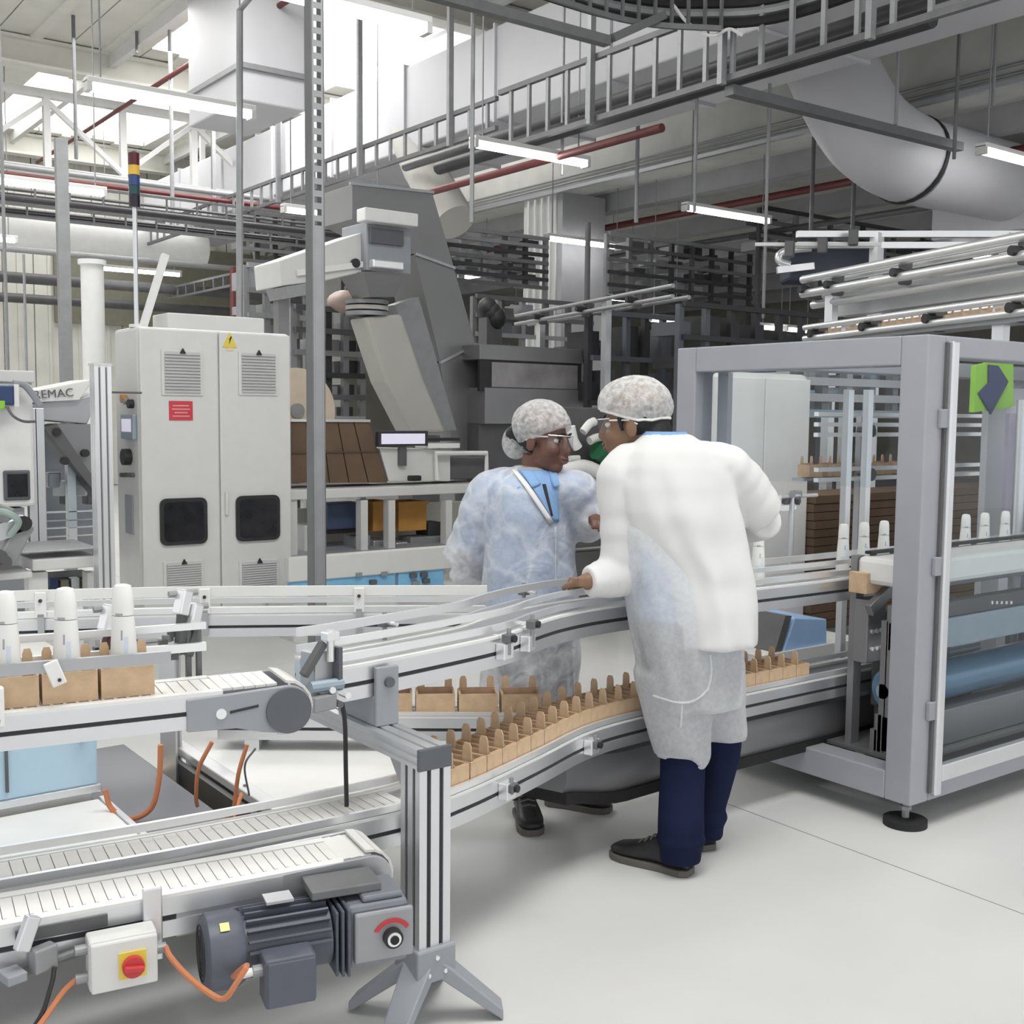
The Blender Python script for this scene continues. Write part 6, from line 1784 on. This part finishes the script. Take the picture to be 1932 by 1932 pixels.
# ---------------------------------------------------------------- the woman behind the conveyor
D2 = 4.42
be = math.radians(38)
fw2 = Rv * math.cos(be) - Fv * math.sin(be); rw2 = -Fv * math.cos(be) - Rv * math.sin(be)     # faces right and towards the camera
f1 = at(984, 1532, z=0); f2 = at(1032, 1516, z=0)
wom = thing('person', 'person in thin white coat over a light blue shirt, hand on hip, facing right', 'person', (f2.x, f2.y, 0))
hd2 = Rv * math.cos(math.radians(33)) - Fv * math.sin(math.radians(33)) + Vector((0, 0, -.06))
H2 = frame(at(1026, 828, d=D2 - .02), hd2, Vector((0, 0, 1)) + Rv * .05) @ Matrix.Scale(1.03, 4)
rows2 = [(1008, 884, .054, .056), (1005, 897, .110, .072), (1003, 914, .168, .095), (1003, 965, .178, .122), (1003, 1030, .158, .118), (1003, 1095, .160, .122), (1002, 1160, .178, .132), (1000, 1215, .175, .13)]
B = MB(); head_into(B, H2)
n0 = H2 @ Vector((0, -.03, -.06)); n1 = at(1006, 905, d=D2)
limb(B, [n0, (n0 + n1) / 2, n1 + Vector((0, 0, -.04))], [.050, .050, .058])
torso(B, rows2, rw2, fw2, D2)
sR, sL = at(930, 930, d=D2 + .02), at(1078, 925, d=D2 - .02)
eR = at(872, 1060, d=D2 + .10); wR = at(942, 1102, d=D2 + .17)
eL = at(1108, 985, d=D2 + .10); wL = at(1126, 982, d=D2 - .12)
for (a_, b_, c_) in ((sR, eR, wR), (sL, eL, wL)):
    limb(B, [a_, a_.lerp(b_, .5), b_], [.055, .046, .039]); limb(B, [b_, b_.lerp(c_, .5), c_], [.039, .034, .025])
hand_into(B, wR, (wR - eR).normalized(), Vector((0, 0, 1)), 1, .35)
hand_into(B, wL, (at(1140, 975, d=D2 - .3) - wL).normalized(), Vector((0, 0, 1)), -1, .6)
h1, h2 = at(975, 1215, d=D2), at(1030, 1215, d=D2 + .04)
a1 = f1 + Vector((0, 0, .09)) - Fv * .05; a2 = f2 + Vector((0, 0, .09)) + Rv * .05
for (h_, a_) in ((h1, a1), (h2, a2)):
    k_ = h_.lerp(a_, .5) + fw2 * .02
    limb(B, [h_, h_.lerp(k_, .5), k_, k_.lerp(a_, .4), a_], [.085, .074, .056, .052, .036])
soft(B.build('body', m_skin_b, wom, smooth=2), .0062, 2)
head_parts(wom, H2)
hb = MB(); hb.sphere(H2 @ Vector((0, -.030, .02)), 1, (.079, .084, .078), 20, 14, H2.to_3x3()); hb.sphere(H2 @ Vector((0, -.125, -.005)), 1, (.045, .045, .05), 14, 10, H2.to_3x3())
soft(hb.build('hair', m_hair, wom, smooth=2), .006, 2)
net_cap(wom, H2, (.098, .116, .098), (0, -.016, .048), .056, -.085, bun=((-.01, -.128, -.022), (.055, .055, .066)), sweep=.80)
S_ = MB(); torso(S_, rows2[1:], rw2, fw2, D2, .012)
for (a_, b_, c_) in ((sR, eR, wR), (sL, eL, wL)): limb(S_, [at(1003, 925, d=D2), a_, a_.lerp(b_, .5), a_.lerp(b_, .8)], [.06, .072, .062, .056])
soft(S_.build('shirt', m_shirt, wom, smooth=2), .012, 3, .008)
Tm = MB(); torso(Tm, rows2[6:] + [(1001, 1245, .17, .12)], rw2, fw2, D2, .01)
for (h_, a_) in ((h1, a1), (h2, a2)):
    k_ = h_.lerp(a_, .5) + fw2 * .02
    limb(Tm, [h_, h_.lerp(k_, .5), k_, k_.lerp(a_, .5), a_ + Vector((0, 0, -.02))], [.1, .088, .072, .070, .066], 18, 20)
soft(Tm.build('trousers', m_trouser2, wom, smooth=2), .011, 2, .01)
for f_ in (f1, f2):
    shoe(wom, f_, (-Fv * .95 + Rv * .15) if f_ is f1 else (Rv * .8 - Fv * .3), .26, .098)
C_ = MB()
torso(C_, [(1008, 880, .066, .068), (1006, 891, .112, .084), (1004, 907, .168, .106), (1003, 924, .190, .122), (1002, 965, .200, .146), (1003, 1030, .196, .150), (1003, 1095, .198, .155), (1002, 1160, .208, .162), (1000, 1230, .212, .165), (998, 1300, .215, .165), (998, 1330, .212, .165)], rw2, fw2, D2, rip=.035)
for (a_, b_, c_) in ((sR, eR, wR), (sL, eL, wL)):
    limb(C_, [at(1003, 928, d=D2), a_, a_.lerp(b_, .5), b_], [.07, .09, .092, .088], 18, 20, .05); limb(C_, [b_, b_.lerp(c_, .5), b_.lerp(c_, .86)], [.088, .07, .05], 18)
wcoat = soft(C_.build('coat', m_coat_thin, wom, smooth=2), .0115, 6, .030)
bpy.context.view_layer.update()
_dg = bpy.context.evaluated_depsgraph_get()


def on_cloth(o, u, v, off):
    """point of a garment's surface below a pixel, lifted off the cloth by a little"""
    ev = o.evaluated_get(_dg); inv = o.matrix_world.inverted(); r = ray(u, v).normalized()
    ok, p, nrm, _ = ev.ray_cast(inv @ CAM, inv.to_3x3() @ r)
    if not ok: return None
    return o.matrix_world @ p - r * off


def patch(o, left, right, rows, cols, off, nm, m, parent, th=.004):
    """cloth piece lying on a garment between two edge lines"""
    g = []
    for i in range(rows + 1):
        t = i / rows
        def L(P):
            k = min(int(t * (len(P) - 1)), len(P) - 2); f = t * (len(P) - 1) - k
            return (P[k][0] + (P[k + 1][0] - P[k][0]) * f, P[k][1] + (P[k + 1][1] - P[k][1]) * f)
        a, b = L(left), L(right); row = []
        for j in range(cols + 1):
            q = on_cloth(o, a[0] + (b[0] - a[0]) * j / cols, a[1] + (b[1] - a[1]) * j / cols, off)
            row.append(q if q is not None else (row[-1] if row else None))
        g.append(row)
    flat = [p for r in g for p in r]
    if any(p is None for p in flat): return None
    n = cols + 1; fs = [(i * n + j, i * n + j + 1, (i + 1) * n + j + 1, (i + 1) * n + j) for i in range(rows) for j in range(cols)]
    ob = MB().add(flat, fs).build(nm, m, parent, smooth=2)
    sd = ob.modifiers.new('thick', 'SOLIDIFY'); sd.thickness = th; sd.offset = 0
    sm = ob.modifiers.new('smooth', 'SMOOTH'); sm.iterations = 3
    return ob


patch(wcoat, [(974, 886), (1000, 915), (1046, 986)], [(1046, 886), (1054, 930), (1055, 986)], 14, 8, .006, 'shirt_front', m_shirt, wom)
patch(wcoat, [(978, 886), (992, 904), (1004, 922)], [(1004, 886), (1014, 900), (1022, 914)], 6, 4, .013, 'collar_flap', m_shirt, wom)
patch(wcoat, [(1034, 886), (1038, 904), (1044, 922)], [(1050, 886), (1055, 904), (1056, 918)], 6, 3, .014, 'collar_flap', m_shirt, wom)
patch(wcoat, [(1022, 912), (1030, 940), (1040, 975)], [(1030, 912), (1036, 940), (1044, 975)], 8, 2, .010, 'placket', m_trouser2, wom)
patch(wcoat, [(962, 884), (988, 918), (1038, 992)], [(974, 884), (1000, 915), (1048, 988)], 10, 2, .009, 'lapel', m_guide, wom)
patch(wcoat, [(1046, 992), (1047, 1050), (1047, 1110)], [(1050, 990), (1051, 1050), (1051, 1110)], 8, 2, .003, 'coat_edge', m_coat_thin, wom, .002)

for line in ([(1232, 1312), (1250, 1318), (1275, 1325), (1300, 1325), (1320, 1316), (1334, 1302)], [(1287, 1330), (1286, 1350), (1284, 1372)], [(1340, 1235), (1342, 1270), (1336, 1302)]):
    pts = [on_cloth(mgown, u, v, .001) for u, v in line]
    pts = [p for p in pts if p is not None]
    if len(pts) > 1: MB().tube(bez(pts, 16), .004, 6).build('gown_fold', m_gown, man, smooth=True)
